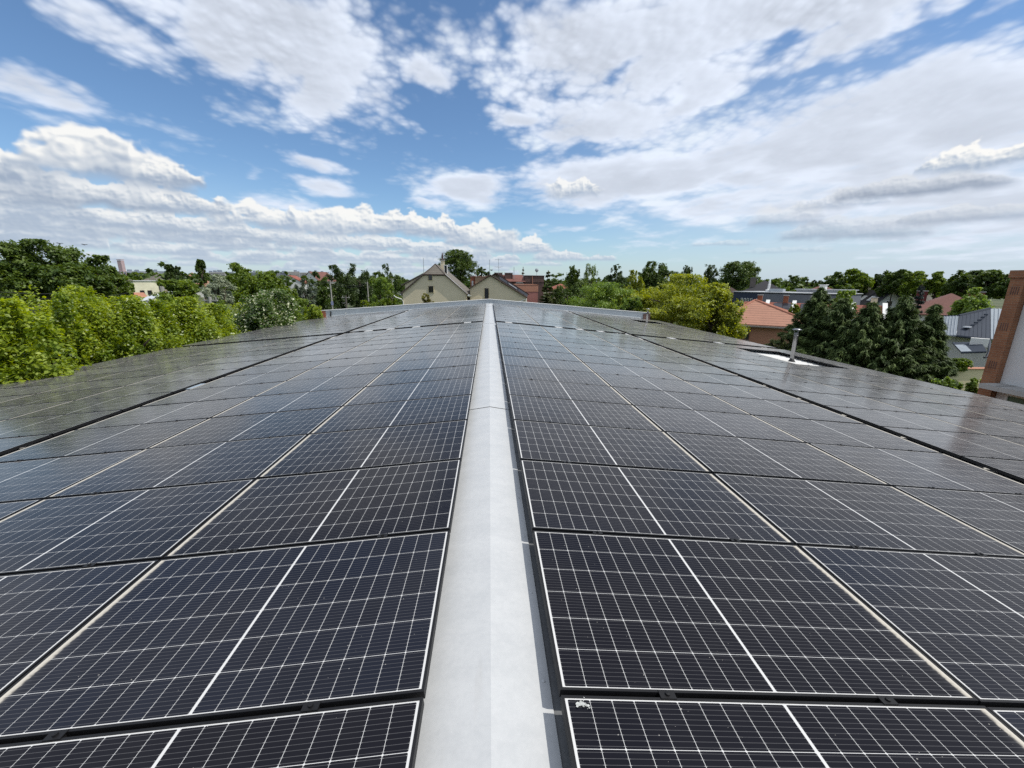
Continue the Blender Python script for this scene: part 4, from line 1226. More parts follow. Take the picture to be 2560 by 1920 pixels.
# ---- brick and plaster blocks behind them
def back_blocks():
    F = Frame(at_y(1300, 711, 66), 0.05)
    F.o.z = GROUND
    t = thing('flat_house', 'pink plastered block with an orange-brown top band, right of the beige gables', 'building', F.o)
    b = MB(); w0, w1 = -3.2, 2.85; Rm = F.rot()
    b.box(F.p((w0+w1)/2, 4, (GROUND+.15)/2), (w1-w0, 8, .15-GROUND), Rm); wall = b.build('wall', M['plaster_pink'], t)
    b = MB(); b.box(F.p((w0+w1)/2, 4, .68), (w1-w0+.08, 8.08, 1.06), Rm); b.build('top_band', M['plaster_salmon'], wall)
    b = MB(); b.box(F.p((w0+w1)/2, 4, 1.235), (w1-w0+.16, 8.16, .05), Rm); b.build('coping', M['terracotta'], wall)
    F = Frame((6.4, 82, GROUND), 0.03)
    t = thing('brick_block', 'long dark red brick block with a stepped roofline of square chimneys', 'building', F.o); Rm = F.rot()
    b = MB(); b.box(F.p(-1.0, 5, (GROUND+1.6)/2), (10.4, 10, 1.6-GROUND), Rm); wall = b.build('wall', M['brick_dark'], t)
    b = MB(); b.box(F.p(2.4, 4.4, 2.2), (3.7, 9, 1.2), Rm); b.box(F.p(2.4, 4.4, 2.84), (3.9, 9.2, .08), Rm); b.build('upper_storey', M['brick_dark'], t)
    b = MB(); b.tube([F.p(1.9, -.15, 2.75), F.p(2.0, -.15, 1.0)], .06, 6); b.build('downpipe', M['plaster_salmon'], wall)
    b = MB()
    for k in range(3): b.box(F.p(-.6, -.5+k*.5, 1.25+k*.28), (1.6-.25*k, .6, .10), Rm)
    b.build('steps', M['concrete'], t)
    b = MB(); b.prism([F.p(-6.2, -.3, 1.6), F.p(.6, -.3, 1.6), F.p(.2, 2.4, 2.9), F.p(-5.8, 2.4, 2.9)], (0, 0, .1)); roof = b.build('roof', M['tile_brown'], t)
    for a, w in ((-4.6, 1.5), (-2.6, 1.5)): chimney(F, a, 1.2, 1.9, 3.25, w, 1.0, M['brick_dark'], roof)
    b = MB(); b.tube([F.p(-1.6, .6, 2.2), F.p(-1.6, .6, 4.4)], .05, 6); b.build('vent_mast', M['galv'], roof)
    b = MB(); q = F.p(2.9, 1, 2.9); b.tube([q, q+Vector((0, 0, .8))], .03, 6); b.lathe(q+Vector((0, -.1, .9)), [(.05, -.3), (.30, -.1), (.36, .1), (.28, .36), (.0, .42)], 10); b.build('satellite_dish', M['galv'], t)
    b = MB(); b.tube([F.p(.7, 3, 1.8), F.p(.7, 3, 2.9)], .25, 10); b.build('vent_drum', M['white_paint'], t)
    F = Frame(at_y(1247, 684, 60), 0); F.o.z = GROUND
    t = thing('chimney_stack', 'broad brick chimney stack with rows of pots, under the tall roof aerial', 'chimney', F.o); Rm = F.rot()
    b = MB(); b.box(F.p(0, 0, (GROUND+2.3)/2), (1.0, .8, 2.3-GROUND), Rm); s = b.build('stack', plain('weathered_brick', hexc('77605a'), .9, var=.25, scale=4), t)
    b = MB(); b.box(F.p(0, 0, 2.45), (1.12, .92, .3), Rm)
    for k in range(4): b.tube([F.p(-.4+k*.27, -.2, 2.6), F.p(-.4+k*.27, -.2, 2.75)], .09, 8)
    b.build('chimney_cap', M['brick_dark'], s)
    q = F.p(.02, 0, 2.6)
    t = thing('roof_aerial', 'tall thin television aerial on the brick chimney stack', 'aerial', q)
    b = MB(); b.tube([q, q+Vector((-.08, 0, 2.15))], .028, 6); b.build('mast', M['galv'], t)
    b = MB()
    for z, l in ((2.0, 1.05), (1.05, 1.25), (.95, .7)):
        c = q+Vector((-.05, 0, z)); b.tube([c-Vector((l/2, .1, 0)), c+Vector((l/2, -.1, .02))], .016, 5)
        for k in range(6): d = c+Vector((-l/2+l*k/5, 0, 0)); b.tube([d-Vector((.02, .35, 0)), d+Vector((.02, .35, 0))], .010, 4)
    b.build('elements', M['galv'], t)
    F = Frame(at_y(1203, 695, 62), 0); F.o.z = GROUND
    t = thing('cream_block', 'cream rendered roof block with a brick chimney, between the two beige gables', 'building', F.o); Rm = F.rot()
    b = MB(); b.box(F.p(0.1, 2, (GROUND+2.3)/2), (2.0, 3, 2.3-GROUND), Rm); w = b.build('wall', plain('peach_render', hexc('a58d72'), .9, var=.1), t)
    b = MB(); b.box(F.p(.1, 2, 2.33), (2.2, 3.2, .06), Rm); b.build('coping', M['terracotta'], w)
    window(F, .15, 1.55, .45, .4, .495, w, M['tile_dark'], bars=0, sill=True)
    c = chimney(F, -1.25, 1.2, GROUND, 2.35, .72, .8, M['brick_red'], t)
    b = MB(); b.tube([F.p(-1.0, 1.2, 2.3), F.p(-.8, 1.2, 2.75)], .05, 6); b.build('steam_pipe', M['white_paint'], c)
back_blocks()

# ---- house with the orange hipped roof
def hip_house():
    F = Frame(at(1925, 815, 45), 0); a = math.radians(-34); F = Frame((F.o.x, F.o.y, GROUND), a)
    t = thing('hip_roof_house', 'salmon house under a bright orange hipped tile roof with one slim window', 'house', F.o)
    eL, eR = F.o, F.o
    W = 4.25; zE, zA = -2.15, -.02
    b = MB(); Rm = F.rot(); b.box(F.p(-.3, 4.4, (GROUND+zE)/2), (2*W-1.1, 8, zE-GROUND), Rm); wall = b.build('wall', M['plaster_salmon'], t)
    b = MB(); up = Vector((0, 0, .12)); P = F.p
    ap0, ap1 = P(-1.55, 4.0, zA), P(-1.55, 4.4, zA)
    c = [P(-W-.5, 0, zE), P(W, 0, zE), P(W, 8.4, zE), P(-W-.5, 8.4, zE)]
    for poly in ([c[0], c[1], ap0], [c[1], c[2], ap1, ap0], [c[2], c[3], ap1], [c[3], c[0], ap0, ap1]):
        b.face([p+up for p in poly])
    b.face([p for p in c][::-1])
    for i in range(4): b.face([c[i], c[(i+1) % 4], c[(i+1) % 4]+up, c[i]+up])
    roof = b.build('roof', M['tile_orange'], t)
    r = MB()
    for q in (c[0], c[1]): r.tube([q+up, ap0+up], .10, 6)
    r.tube([c[2]+up, ap1+up], .10, 6); r.build('ridge_tiles', M['orange_ridge'], roof)
    g = MB(); g.box(P(-.25, -.06, zE-.04), (2*W+.5, .14, .12), Rm); g.build('gutter', plain('grey_fascia', (.30, .27, .25), .7), roof)
    window(F, -1.75, -3.0, .42, 1.1, .40, wall, plain('brown_frame', hexc('6b4238'), .7), bars=0, fw=.05)
    window(F, 3.2, -3.0, .5, 1.0, .40, wall, M['white_paint'], bars=0, fw=.06)
hip_house()

# ---- terrace with red roofs and white fire walls
def terrace():
    p0 = at(1850, 752, 62); p1 = at(2225, 752, 62); d = (p1-p0); yaw = math.atan2(d.y, d.x); L = d.length
    F = Frame((p0.x, p0.y, GROUND), yaw); n = 5; zr, ze = -.72, -2.6; w = L/n; Rm = F.rot()
    names = ['first', 'second', 'third', 'fourth', 'fifth']
    desc = ['red-roofed terraced house nearest the orange hipped roof, its chimney capped white', 'red-roofed terraced house with solar panels beside a white sloping fire wall', 'red-roofed terraced house half hidden by the green bush and a second solar array', 'red-roofed terraced house behind the pointed conifer tips', 'red-roofed terraced house with a slanting skylight at the end of the row']
    for k in range(n):
        a0, a1 = k*w, (k+1)*w
        t = thing('terraced_house', desc[k], 'house', F.p(a0, 0, GROUND), 'terraced houses with red roofs')
        b = MB(); b.box(F.p((a0+a1)/2, 3.2, (GROUND+ze)/2), (w-.3, 6, ze-GROUND), Rm); wall = b.build('wall', M['plaster_cream'], t)
        b = MB(); b.prism([F.p(a0+.16, -.1, ze-.1), F.p(a1-.16, -.1, ze-.1), F.p(a1-.16, 3.2, zr), F.p(a0+.16, 3.2, zr)], (0, 0, .1))
        b.prism([F.p(a0+.16, 6.5, ze-.1), F.p(a0+.16, 3.2, zr), F.p(a1-.16, 3.2, zr), F.p(a1-.16, 6.5, ze-.1)], (0, 0, .1)); roof = b.build('roof', M['tile_red'], t)
        f = MB(); f.prism([F.p(a1-.15, -.4, ze-.15), F.p(a1-.15, 3.2, zr+.28), F.p(a1-.15, 6.7, ze-.15), F.p(a1-.15, 6.7, GROUND), F.p(a1-.15, -.4, GROUND)], F.a*.30); fw = f.build('fire_wall', M['plaster_cream'], t)
        f = MB(); f.prism([F.p(a1-.22, -.45, ze-.14), F.p(a1-.22, 3.2, zr+.30), F.p(a1-.22, 3.2, zr+.42), F.p(a1-.22, -.45, ze-.02)], F.a*.44); f.build('coping', M['white_paint'], fw)
        c = chimney(F, a1-1.0, 3.4, zr-.4, zr+.95, .55, .6, M['brick_red'] if k < 2 else M['plaster_beige'], roof)
        sl = (zr-ze+.1)/3.3
        if k in (1, 2):
            s = MB()
            for i in range(2):
                for j in range(2):
                    aa = a0+w*.25+i*1.05; dd = .9+j*1.05
                    s.prism([F.p(aa, dd, ze+.12+sl*dd), F.p(aa+1.0, dd, ze+.12+sl*dd), F.p(aa+1.0, dd+1.0, ze+.12+sl*(dd+1)), F.p(aa, dd+1.0, ze+.12+sl*(dd+1))], (0, 0, .05))
            s.build('roof_solar_array', M['rowsolar'], roof)
        if k == 4:
            s = MB(); aa, dd = a0+w*.5, 1.0
            s.prism([F.p(aa, dd, ze+.10+sl*dd), F.p(aa+.7, dd, ze+.10+sl*dd), F.p(aa+.7, dd+1.2, ze+.10+sl*(dd+1.2)), F.p(aa, dd+1.2, ze+.10+sl*(dd+1.2))], (0, 0, .07)); s.build('skylight', M['white_paint'], roof)
terrace()

# ---- long flat modern block
def modern():
    p0 = at(1834, 732, 86); p1 = at(2095, 745, 80); d = p1-p0; yaw = math.atan2(d.y, d.x); L = d.length
    F = Frame((p0.x, p0.y, GROUND), yaw); Rm = F.rot(); zt = .30
    t = thing('flat_roof_block', 'long flat-roofed block, navy blue at one end and grey at the other', 'building', F.o)
    wn = L*.30
    b = MB(); b.box(F.p(wn/2, 5, (GROUND+zt)/2), (wn, 10, zt-GROUND), Rm); w = b.build('wall', M['navy'], t)
    b = MB(); b.box(F.p((wn+L)/2+.01, 5, (GROUND+zt-.15)/2), (L-wn, 10, zt-.15-GROUND), Rm); w2 = b.build('wall', M['grey_clad'], t)
    b = MB(); b.box(F.p(L/2, 5, zt+.06), (L+.3, 10.3, .12), Rm); rf = b.build('roof', plain('pale_roof_edge', (.42, .43, .44), .6), t)
    for k, a in enumerate((.35, .46, .57, .69, .90)):
        window(F, wn*a, zt-1.5, .32, .95, -.005, w, M['white_paint'], bars=0, fw=.06, sill=False)
    window(F, wn+(L-wn)*.86, zt-1.9, .9, 1.5, -.005, w2, M['tile_black'], bars=1, fw=.07, sill=False)
    b = MB(); b.box(F.p(L*.80, 3, zt+.75), (.8, .8, 1.2), Rm); b.box(F.p(L*.80, 3, zt+1.4), (1.05, 1.05, .10), Rm); b.build('roof_ventilator', M['white_paint'], rf)
    b = MB(); b.lathe(F.p(wn*.95, 3, zt+.1), [(.45, 0), (.45, .4), (.18, .5), (.2, 1.2), (.05, 1.9), (0, 1.9)], 12); b.build('vent_cowl', M['white_paint'], rf)
    b = MB(); b.box(F.p(wn*1.25, 3, zt+.4), (2.2, 1.0, .5), Rm); b.build('air_handler', M['galv'], rf)
    b = MB(); b.box(F.p(L*.72, 8, zt+.62), (L*.52, 3, .14), Rm); b.box(F.p(L*.72, 8, zt+.35), (L*.5, 2.4, .4), Rm); b.build('upper_roof', plain('pale_upper_roof', (.40, .41, .42), .6), rf)
modern()

def simple_house(label, F, w0, w1, d1, ze, zr, wallm, roofm, hip0=0., hip1=0., over=.3, chims=(), chim_mat=None, name='house', along=False, wins=(), sky=()):
    """Gabled or hipped house; along=True turns the ridge parallel to the front."""
    t = thing(name, label, 'house', F.o)
    if along:
        F2 = Frame(F.p(w0, 0, GROUND), math.atan2(F.a.y, F.a.x)+math.pi/2)   # its local a runs away from us, d runs to the left
        F2 = Frame(F.p(w1, 0, GROUND), math.atan2(F.a.y, F.a.x)+math.pi/2)
        wall = walls(F2, 0, d1, 0, w1-w0, ze, ze, d1/2, zr, wallm, t)
        roof = gable_roof(F2, 0, d1, zr, d1/2, ze, ze, -.25, w1-w0+.25, .12, roofm, t, over=over, hip0=hip0, hip1=hip1)
    else:
        wall = walls(F, w0, w1, 0, d1, ze, ze, (w0+w1)/2, zr, wallm, t) if not hip0 else walls(F, w0, w1, .3, d1, ze, ze, (w0+w1)/2, ze+.01, wallm, t)
        roof = gable_roof(F, w0, w1, zr, (w0+w1)/2, ze, ze, -.25, d1+.25, .12, roofm, t, over=over, hip0=hip0, hip1=hip1)
    for a, d, z0, z1, w in chims: chimney(F, a, d, z0, z1, w, .6, chim_mat or M['plaster_beige'], roof)
    for a, z, w, h in wins: window(F, a, z, w, h, -.005, wall, bars=1)
    return t, wall, roof

# dark house behind the flat block
p = at(1915, 725, 105); F = Frame((p.x, p.y, GROUND), math.radians(-32))
simple_house('dark hipped roof with a stout chimney, behind the flat navy block', F, -5.5, 5.0, 9, -.6, 2.4, M['plaster_grey'], M['tile_black'], hip0=4, hip1=3, chims=((-2.6, 2.2, .6, 3.0, 1.1),), chim_mat=plain('stout_chimney', hexc('6d655f'), .9), name='dark_house')
p = at(1838, 722, 98); F = Frame((p.x, p.y, GROUND), math.radians(-30))
simple_house('low dark brown lean-to roof left of the flat navy block', F, -3.0, 1.6, 7, -.5, .9, M['tile_dark'], M['tile_dark'], hip0=2, hip1=2, name='dark_house')
p = at(2055, 732, 120); F = Frame((p.x, p.y, GROUND), math.radians(-38))
simple_house('brown-red hipped roof peeping out between dark trees behind the flat block', F, -5.6, 5.6, 10, -1.0, 1.6, M['plaster_cream'], M['tile_brown'], hip0=4.5, hip1=4, name='hip_roof_house')
# black roof with white gable
def white_gable():
    p = at(2232, 727, 140); F = Frame((p.x, p.y, GROUND), math.radians(-8))
    t = thing('gable_house', 'white-gabled house with a long black roof, two skylights and a row of chimneys', 'house', F.o)
    w = 3.9; zr, ze = p.z-.1, p.z-3.7; L = 11.5
    wall = walls(F, -w, w, 0, L, ze, ze, 0, zr, M['plaster_white'], t)
    roof = gable_roof(F, -w, w, zr, 0, ze, ze, -.5, L+.4, .16, M['tile_black'], t, over=.4)
    window(F, -.2, zr-3.0, 1.7, 1.5, -.005, wall, bars=1, fw=.16)
    sl = (zr-ze)/w
    for d in (2.6, 5.4):
        s = MB(); a0, a1 = -2.9, -1.7
        s.prism([F.p(a0, d, zr+.2+sl*a0), F.p(a1, d, zr+.2+sl*a1), F.p(a1, d+1.3, zr+.2+sl*a1), F.p(a0, d+1.3, zr+.2+sl*a0)], (0, 0, .08)); s.build('skylight', plain('skylight_glass', (.42, .45, .47), .25), roof)
    for d, m in ((1.6, M['plaster_beige']), (4.2, M['brick_red']), (8.6, M['plaster_beige']), (10.0, M['plaster_beige'])): chimney(F, .3, d, zr-.5, zr+1.1, .7, .9, m, roof)
white_gable()
p = at(2296, 742, 185); F = Frame((p.x, p.y, GROUND), math.radians(-44))
simple_house('old house with a lichen-stained grey slate roof behind the blue-grey spruce', F, -7.0, 6.5, 9, -3.6, -.35, M['plaster_beige'], M['slate_old'], over=.3, chims=((.8, 4, -1, 1.0, 1.4),), chim_mat=M['brick_dark'], along=True, name='slate_house')
p = at(2385, 765, 78); F = Frame((p.x, p.y, GROUND), math.radians(-44))
simple_house('brown-red hipped roof with a thick dark red chimney, behind the bright green tree', F, -4.6, 4.4, 8, -1.9, .62, M['plaster_white'], M['tile_brown'], hip0=3.6, hip1=3, chims=((2.0, 3.0, -.6, .95, 1.5), (-2.9, 5.4, -.6, .95, 1.1)), chim_mat=plain('dark_red_stack', hexc('5e2c2a'), .9), name='hip_roof_house')

# ---- standing-seam metal roof house
def seam_house():
    A, B_, C, D = at(2397, 791, 50), at(2475, 773, 52), at(2475, 849, 46), at(2391, 840, 46)
    t = thing('metal_roof_house', 'house with dark standing-seam metal roof flanked by pale metal slopes', 'house', (B_.x, B_.y, GROUND))
    up = Vector((0, 0, .06))
    b = MB(); b.prism([D, C, B_, A], up)
    n = 8
    for i in range(n+1):
        q0 = D.lerp(C, i/n); q1 = A.lerp(B_, i/n); b.prism([q0+up, q0+up+(C-D).normalized()*.03, q1+up+(C-D).normalized()*.03, q1+up], (0, 0, .025))
    for i in range(5):
        q = D.lerp(A, .38+.09*i).lerp(C.lerp(B_, .38+.09*i), .45+.10*i); b.box(q+Vector((0, 0, .2)), (.28, .06, .12))
    roof = b.build('roof', M['metal_dark'], t)
    s = MB(); q = D.lerp(A, .33).lerp(C.lerp(B_, .33), .30); s.box(q+Vector((0, 0, .16)), (.75, .35, .08), Matrix.Rotation(.5, 3, 'Z')); s.build('skylight', plain('skylight_white', (.6, .63, .66), .15), roof)
    b = MB(); A2, D2 = at(2352, 792, 51), at(2345, 840, 47)
    b.prism([D2, D-(C-D).normalized()*.02, A-(C-D).normalized()*.02, A2], up)
    for i in range(6):
        q0 = D2.lerp(D, i/6); q1 = A2.lerp(A, i/6); b.prism([q0+up, q0+up+Vector((.03, -.02, 0)), q1+up+Vector((.03, -.02, 0)), q1+up], (0, 0, .05))
    b.build('roof', M['metal_light'], t)
    b = MB(); B2, C2 = at(2540, 775, 52), at(2530, 850, 46); e = (C-D).normalized()*.02
    b.prism([C+e, C2, B2, B_+e], up)
    for i in range(1, 6):
        q0 = C.lerp(C2, i/6); q1 = B_.lerp(B2, i/6); b.prism([q0+up, q0+up+Vector((.03, -.02, 0)), q1+up+Vector((.03, -.02, 0)), q1+up], (0, 0, .05))
    b.build('roof', M['metal_light'], t)
    tr = MB(); tr.tube([A+up, B_+up], .10, 6); tr.tube([D, C], .10, 6); tr.tube([A2+up, A+up], .06, 6); tr.build('roof_edge', M['metal_dark'], t)
    # walls under the eaves
    w = MB(); dv = Vector((FWD.x, FWD.y, 0)); dv = Vector((.62, .78, 0))
    D3, C3 = D2+dv*.8, C2+dv*.8
    w.prism([Vector((D3.x, D3.y, GROUND)), Vector((C3.x, C3.y, GROUND)), C3-Vector((0, 0, .05)), D3-Vector((0, 0, .05))], dv*6); wall = w.build('wall', M['plaster_white'], t)
    # lower porch roof
    E0, E1 = at(2402, 882, 43), at(2466, 880, 43); E2, E3 = at(2452, 856, 45), at(2380, 858, 45)
    b = MB(); b.prism([E0, E1, E2, E3], up); b.tube([E0, E1], .07, 6); pr = b.build('porch_roof', M['metal_dark'], t)
    b = MB(); q = E0.lerp(E1, .42); b.prism([E3.lerp(E0, .3)+up*1.2, E0+up*1.2, q+up*1.2, E3.lerp(E2, .35).lerp(q, .3)+up*1.2], (0, 0, .02)); b.build('porch_roof', M['metal_light'], t)
    b = MB(); q = at(2448, 856, 44.6); b.box(q, (.9, .35, .6), Matrix.Rotation(-.9, 3, 'Z')); ac = b.build('air_conditioner', M['white_paint'], t)
    b = MB(); b.tube([at(2474, 852, 45.5), at(2472, 880, 44), at(2466, 893, 43.5), at(2460, 894, 43.4)], .07, 8); b.build('downpipe', M['metal_dark'], t)
seam_house()

# ---- cream garden wall with terracotta coping
def garden_wall():
    p0, p1 = at(2290, 917, 36.0), at(2475, 913.5, 39.6); d = p1-p0; F = Frame((p0.x, p0.y, GROUND), math.atan2(d.y, d.x)); L = math.hypot(d.x, d.y); z = p0.z-.12
    t = thing('garden_wall', 'cream garden wall with a terracotta coping, in front of the metal-roofed house', 'wall', F.o); Rm = F.rot()
    b = MB(); b.box(F.p(L/2, .12, (GROUND+z)/2), (L, .24, z-GROUND), Rm); w = b.build('wall_body', M['plaster_cream'], t)
    b = MB(); b.prism([F.p(0, -.10, z+.003), F.p(0, .34, z+.003), F.p(0, .34, z+.04), F.p(0, .12, z+.10), F.p(0, -.10, z+.04)], F.a*L); b.build('coping', M['terracotta'], w)
    p0, p1 = at(2120, 915, 36), at(2226, 917, 34.5); d = p1-p0; F = Frame((p0.x, p0.y, GROUND), math.atan2(d.y, d.x)); L = math.hypot(d.x, d.y); z = p0.z
    t = thing('garden_wall', 'low grey garden wall in shade, below the dark conifers', 'wall', F.o); Rm = F.rot()
    b = MB(); b.box(F.p(L/2, .1, (GROUND+z)/2), (L, .2, z-GROUND), Rm); b.build('wall_body', M['concrete'], t)
    b = MB(); b.box(F.p(L/2, .1, z+.04), (L, .3, .08), Rm); b.build('coping', M['concrete'], t)
garden_wall()

# ---- neighbouring building with brick pilaster at the right
def brick_building():
    X = 17.5; t = thing('brick_building', 'tall building with an orange brick corner pilaster and pale rendered wall', 'building', (X, 13, GROUND))
    top = 2.16
    b = MB(); b.box((X+4.2, 4.0, (GROUND+top-.3)/2), (8.0, 17.9, top-.3-GROUND)); wall = b.build('wall', M['plaster_grey'], t)
    b = MB(); y0, y1 = 12.96, 13.36
    b.box((X+.2, (y0+y1)/2, (GROUND+1.92)/2), (.4, y1-y0, 1.92-GROUND))
    b.box((X+4.3, 13.30, (GROUND+1.92)/2), (7.8, .12, 1.92-GROUND)); pil = b.build('brick_pilaster', M['brick_orange'], t)
    b = MB(); b.box((X+4.2, 4.22, 2.04), (8.5, 18.36, .24)); b.build('brick_parapet', M['brick_orange'], t)
    s = MB()
    for z in (1.50, .30, -1.02):
        s = MB()
        for k in range(4): s.box((X-.001, 13.06+k*.062, z-.0), (.012, .022, .26))
        s.build('slot_vent', M['brick_dark'], pil)
    c = MB(); c.box((X-.12, 5.0, -1.70), (.85, 15.9, .16)); can = c.build('canopy', M['concrete'], t)
    c = MB(); c.box((X-.552, 5.0, -1.705), (.012, 15.9, .15))
    for k in range(16): c.box((X-.556, 12.4-k*1.0, -1.705), (.02, .025, .155))
    c.build('canopy_edge', plain('pale_edge', (.45, .45, .43), .8), can)
    c = MB()
    for k in range(10): c.box((X-.13, 12.5-k*1.5, -1.616), (.80, .03, .006))
    c.build('canopy_joint', M['black'], can)
    F = Frame((X, 12.9, GROUND), -math.pi/2)
    for k in range(3): window(F, 1.0+k*2.4, -2.55, 1.5, 1.3, .19, wall, M['white_paint'], plain('green_glass%d' % k, (.10, .19, .14), .15), bars=1)
    c = MB(); c.box((X-.02, 11.65, -3.4), (.12, .5, 3.1)); c.box((X-.02, 9.2, -3.4), (.12, .5, 3.1)); c.build('brick_pier', M['brick_red'], t)
brick_building()

# ---- houses far off on the left
def left_houses():
    p = at(346, 712, 118); F = Frame((p.x, p.y, GROUND), math.radians(38))
    t = thing('flat_house', 'pale cream house standing among the trees, above the white shed roof', 'house', F.o); Rm = F.rot()
    b = MB(); b.box(F.p(0, 4, (GROUND+.95)/2), (6.3, 8, .95-GROUND), Rm); w = b.build('wall', plain('bright_cream', hexc('e2dcc0'), .9), t)
    b = MB(); b.box(F.p(0, 4, 1.0), (6.6, 8.3, .1), Rm); b.build('roof', M['white_trim'], t)
    for a in (-1.8, .4, 1.6): window(F, a, -1.4, .7, .9, -.005, w, M['tile_dark'], bars=0, sill=False)
    b = MB(); b.prism([F.p(-4.4, -.5, .95), F.p(-2.6, -.5, 2.1), F.p(-.6, -.5, .95)], F.d*6); b.build('roof', M['slate_old'], t)
    p = at(372, 731, 74); F = Frame((p.x, p.y, GROUND), math.radians(38))
    t = thing('shed', 'shed with a sloping white sheet roof beside the grey pole', 'shed', F.o); Rm = F.rot()
    b = MB(); b.prism([F.p(-3.0, -1.5, -1.95), F.p(2.6, -1.5, -.55), F.p(2.6, 3, -.25), F.p(-3.0, 3, -1.7)], (0, 0, .1)); b.build('roof', plain('pale_sheet', (.52, .54, .56), .5), t)
    b = MB(); b.box(F.p(0, .9, -3.6), (4.6, 4, 2.8), Rm); b.build('wall', M['plaster_white'], t)
    p = at(325, 736, 78); F = Frame((p.x, p.y, GROUND), math.radians(40))
    t = thing('low_house', 'low white house with a faded orange roof, left of the white shed', 'house', F.o); Rm = F.rot()
    b = MB(); b.box(F.p(0, 2, (GROUND-1.3)/2), (3.6, 4, -1.3-GROUND), Rm); b.build('wall', M['white_paint'], t)
    b = MB(); b.prism([F.p(-2.0, -.2, -1.3), F.p(2.0, -.2, -1.3), F.p(1.5, 2, -.5), F.p(-1.5, 2, -.5)], (0, 0, .08)); b.build('roof', M['terracotta'], t)
    def small(px, py, r, w, ze, zr, roofm, wallm, lab, yaw=30, hip=1.5, name='distant_house'):
        p = at(px, py, r); F = Frame((p.x, p.y, GROUND), math.radians(yaw))
        return simple_house(lab, F, -w/2, w/2, w*.9, ze, zr, wallm, roofm, hip0=hip, hip1=hip, name=name)
    small(396, 705, 135, 9, .2, 2.4, M['slate_old'], M['plaster_beige'], 'brown-grey hipped roof behind the grey pole among trees')
    small(283, 722, 95, 4.2, -1.6, -.3, M['tile_orange'], M['plaster_white'], 'small orange roof below the large dark tree')
    small(478, 690, 190, 13, -1, 3.6, M['tile_orange'], M['plaster_white'], 'orange-roofed house behind the dark round conifer', hip=4)
    small(723, 700, 175, 9.5, .4, 3.0, M['tile_red'], M['plaster_white'], 'bright orange-red roof rising above the tree line', yaw=10, hip=0)
    small(775, 700, 230, 12, 1.0, 5.4, M['tile_brown'], M['plaster_white'], 'white house with a brown roof on the skyline', yaw=-25, hip=0)
    small(1406, 712, 90, 5.0, .2, 1.2, M['tile_red'], M['plaster_beige'], 'small red hipped roof between the two spruces', yaw=0)
    small(8, 722, 62, 6, -1.9, -.3, M['slate_old'], M['plaster_white'], 'grey roof at the edge behind the overhead wires', yaw=45)
left_houses()

# ---- city blocks on the skyline, one object each
def skyline():
    rr = random.Random(11); k = 0
    cm = [plain('far_block_%d' % i, c, .9, var=.08) for i, c in enumerate(((.25, .28, .32), (.33, .34, .36), (.20, .23, .28), (.36, .35, .34)))]
    adj = ['slate-grey', 'pale grey', 'blue-grey', 'stone-coloured']
    spots = [(300, 0), (318, 1), (334, 2), (352, 0), (375, 1), (398, 2), (412, 0), (520, 1), (545, 3), (562, 2), (642, 0), (700, 1), (716, 2), (735, 3), (752, 0), (768, 3), (785, 3), (800, 1)]
    for px, m in spots:
        r = 1150+rr.uniform(-150, 250); w = rr.uniform(22, 34); h = 30+rr.uniform(-4, 6)
        p = at(px, 690, r); F = Frame((p.x, p.y, GROUND), rr.uniform(-.2, .2)-math.atan2(p.x, p.y)); Rm = F.rot(); z = at(px, 679+(px > 640)*1.0+rr.uniform(-1, 3), r).z
        t = thing('tower_block', '%s flat-topped apartment block far off on the skyline' % adj[m], 'apartment block', F.o, 'apartment blocks on the far skyline')
        b = MB(); b.box(F.p(0, 6, (GROUND+z)/2), (w, 14, z-GROUND), Rm); b.build('wall', cm[m], t)
        b = MB(); b.box(F.p(w*.2*rr.choice((-1, 1)), 6, z+1.8), (w*.22, 6, 3.6), Rm); b.build('lift_house', cm[2], t)
        b = MB()
        for f in range(5):
            b.box(F.p(0, -1.02, z-3-f*3.0), (w*.92, .1, 1.2), Rm)
        b.build('window_band', M['glass_dark'], t)
    p = at(309, 690, 620); t = thing('lattice_tower', 'red and white lattice tower standing above the far skyline', 'tower', (p.x, p.y, GROUND))
    zt = at(305, 650, 620).z; b = MB(); w = 2.3
    for sx in (-1, 1):
        for sy in (-1, 1): b.tube([Vector((p.x+sx*w, p.y+sy*w, GROUND)), Vector((p.x+sx*w*.72, p.y+sy*w*.72, zt-11))], .4, 5)
    b.build('legs', plain('tower_red', (.42, .28, .27), .8), t)
    b = MB(); b.box((p.x, p.y, zt-6), (4.0, 4.0, 11)); b.box((p.x, p.y, zt+.3), (4.6, 4.6, .6)); b.box((p.x, p.y, zt-11.7), (4.6, 4.6, .5)); b.build('head', plain('tower_head', (.44, .33, .34), .8), t)
skyline()

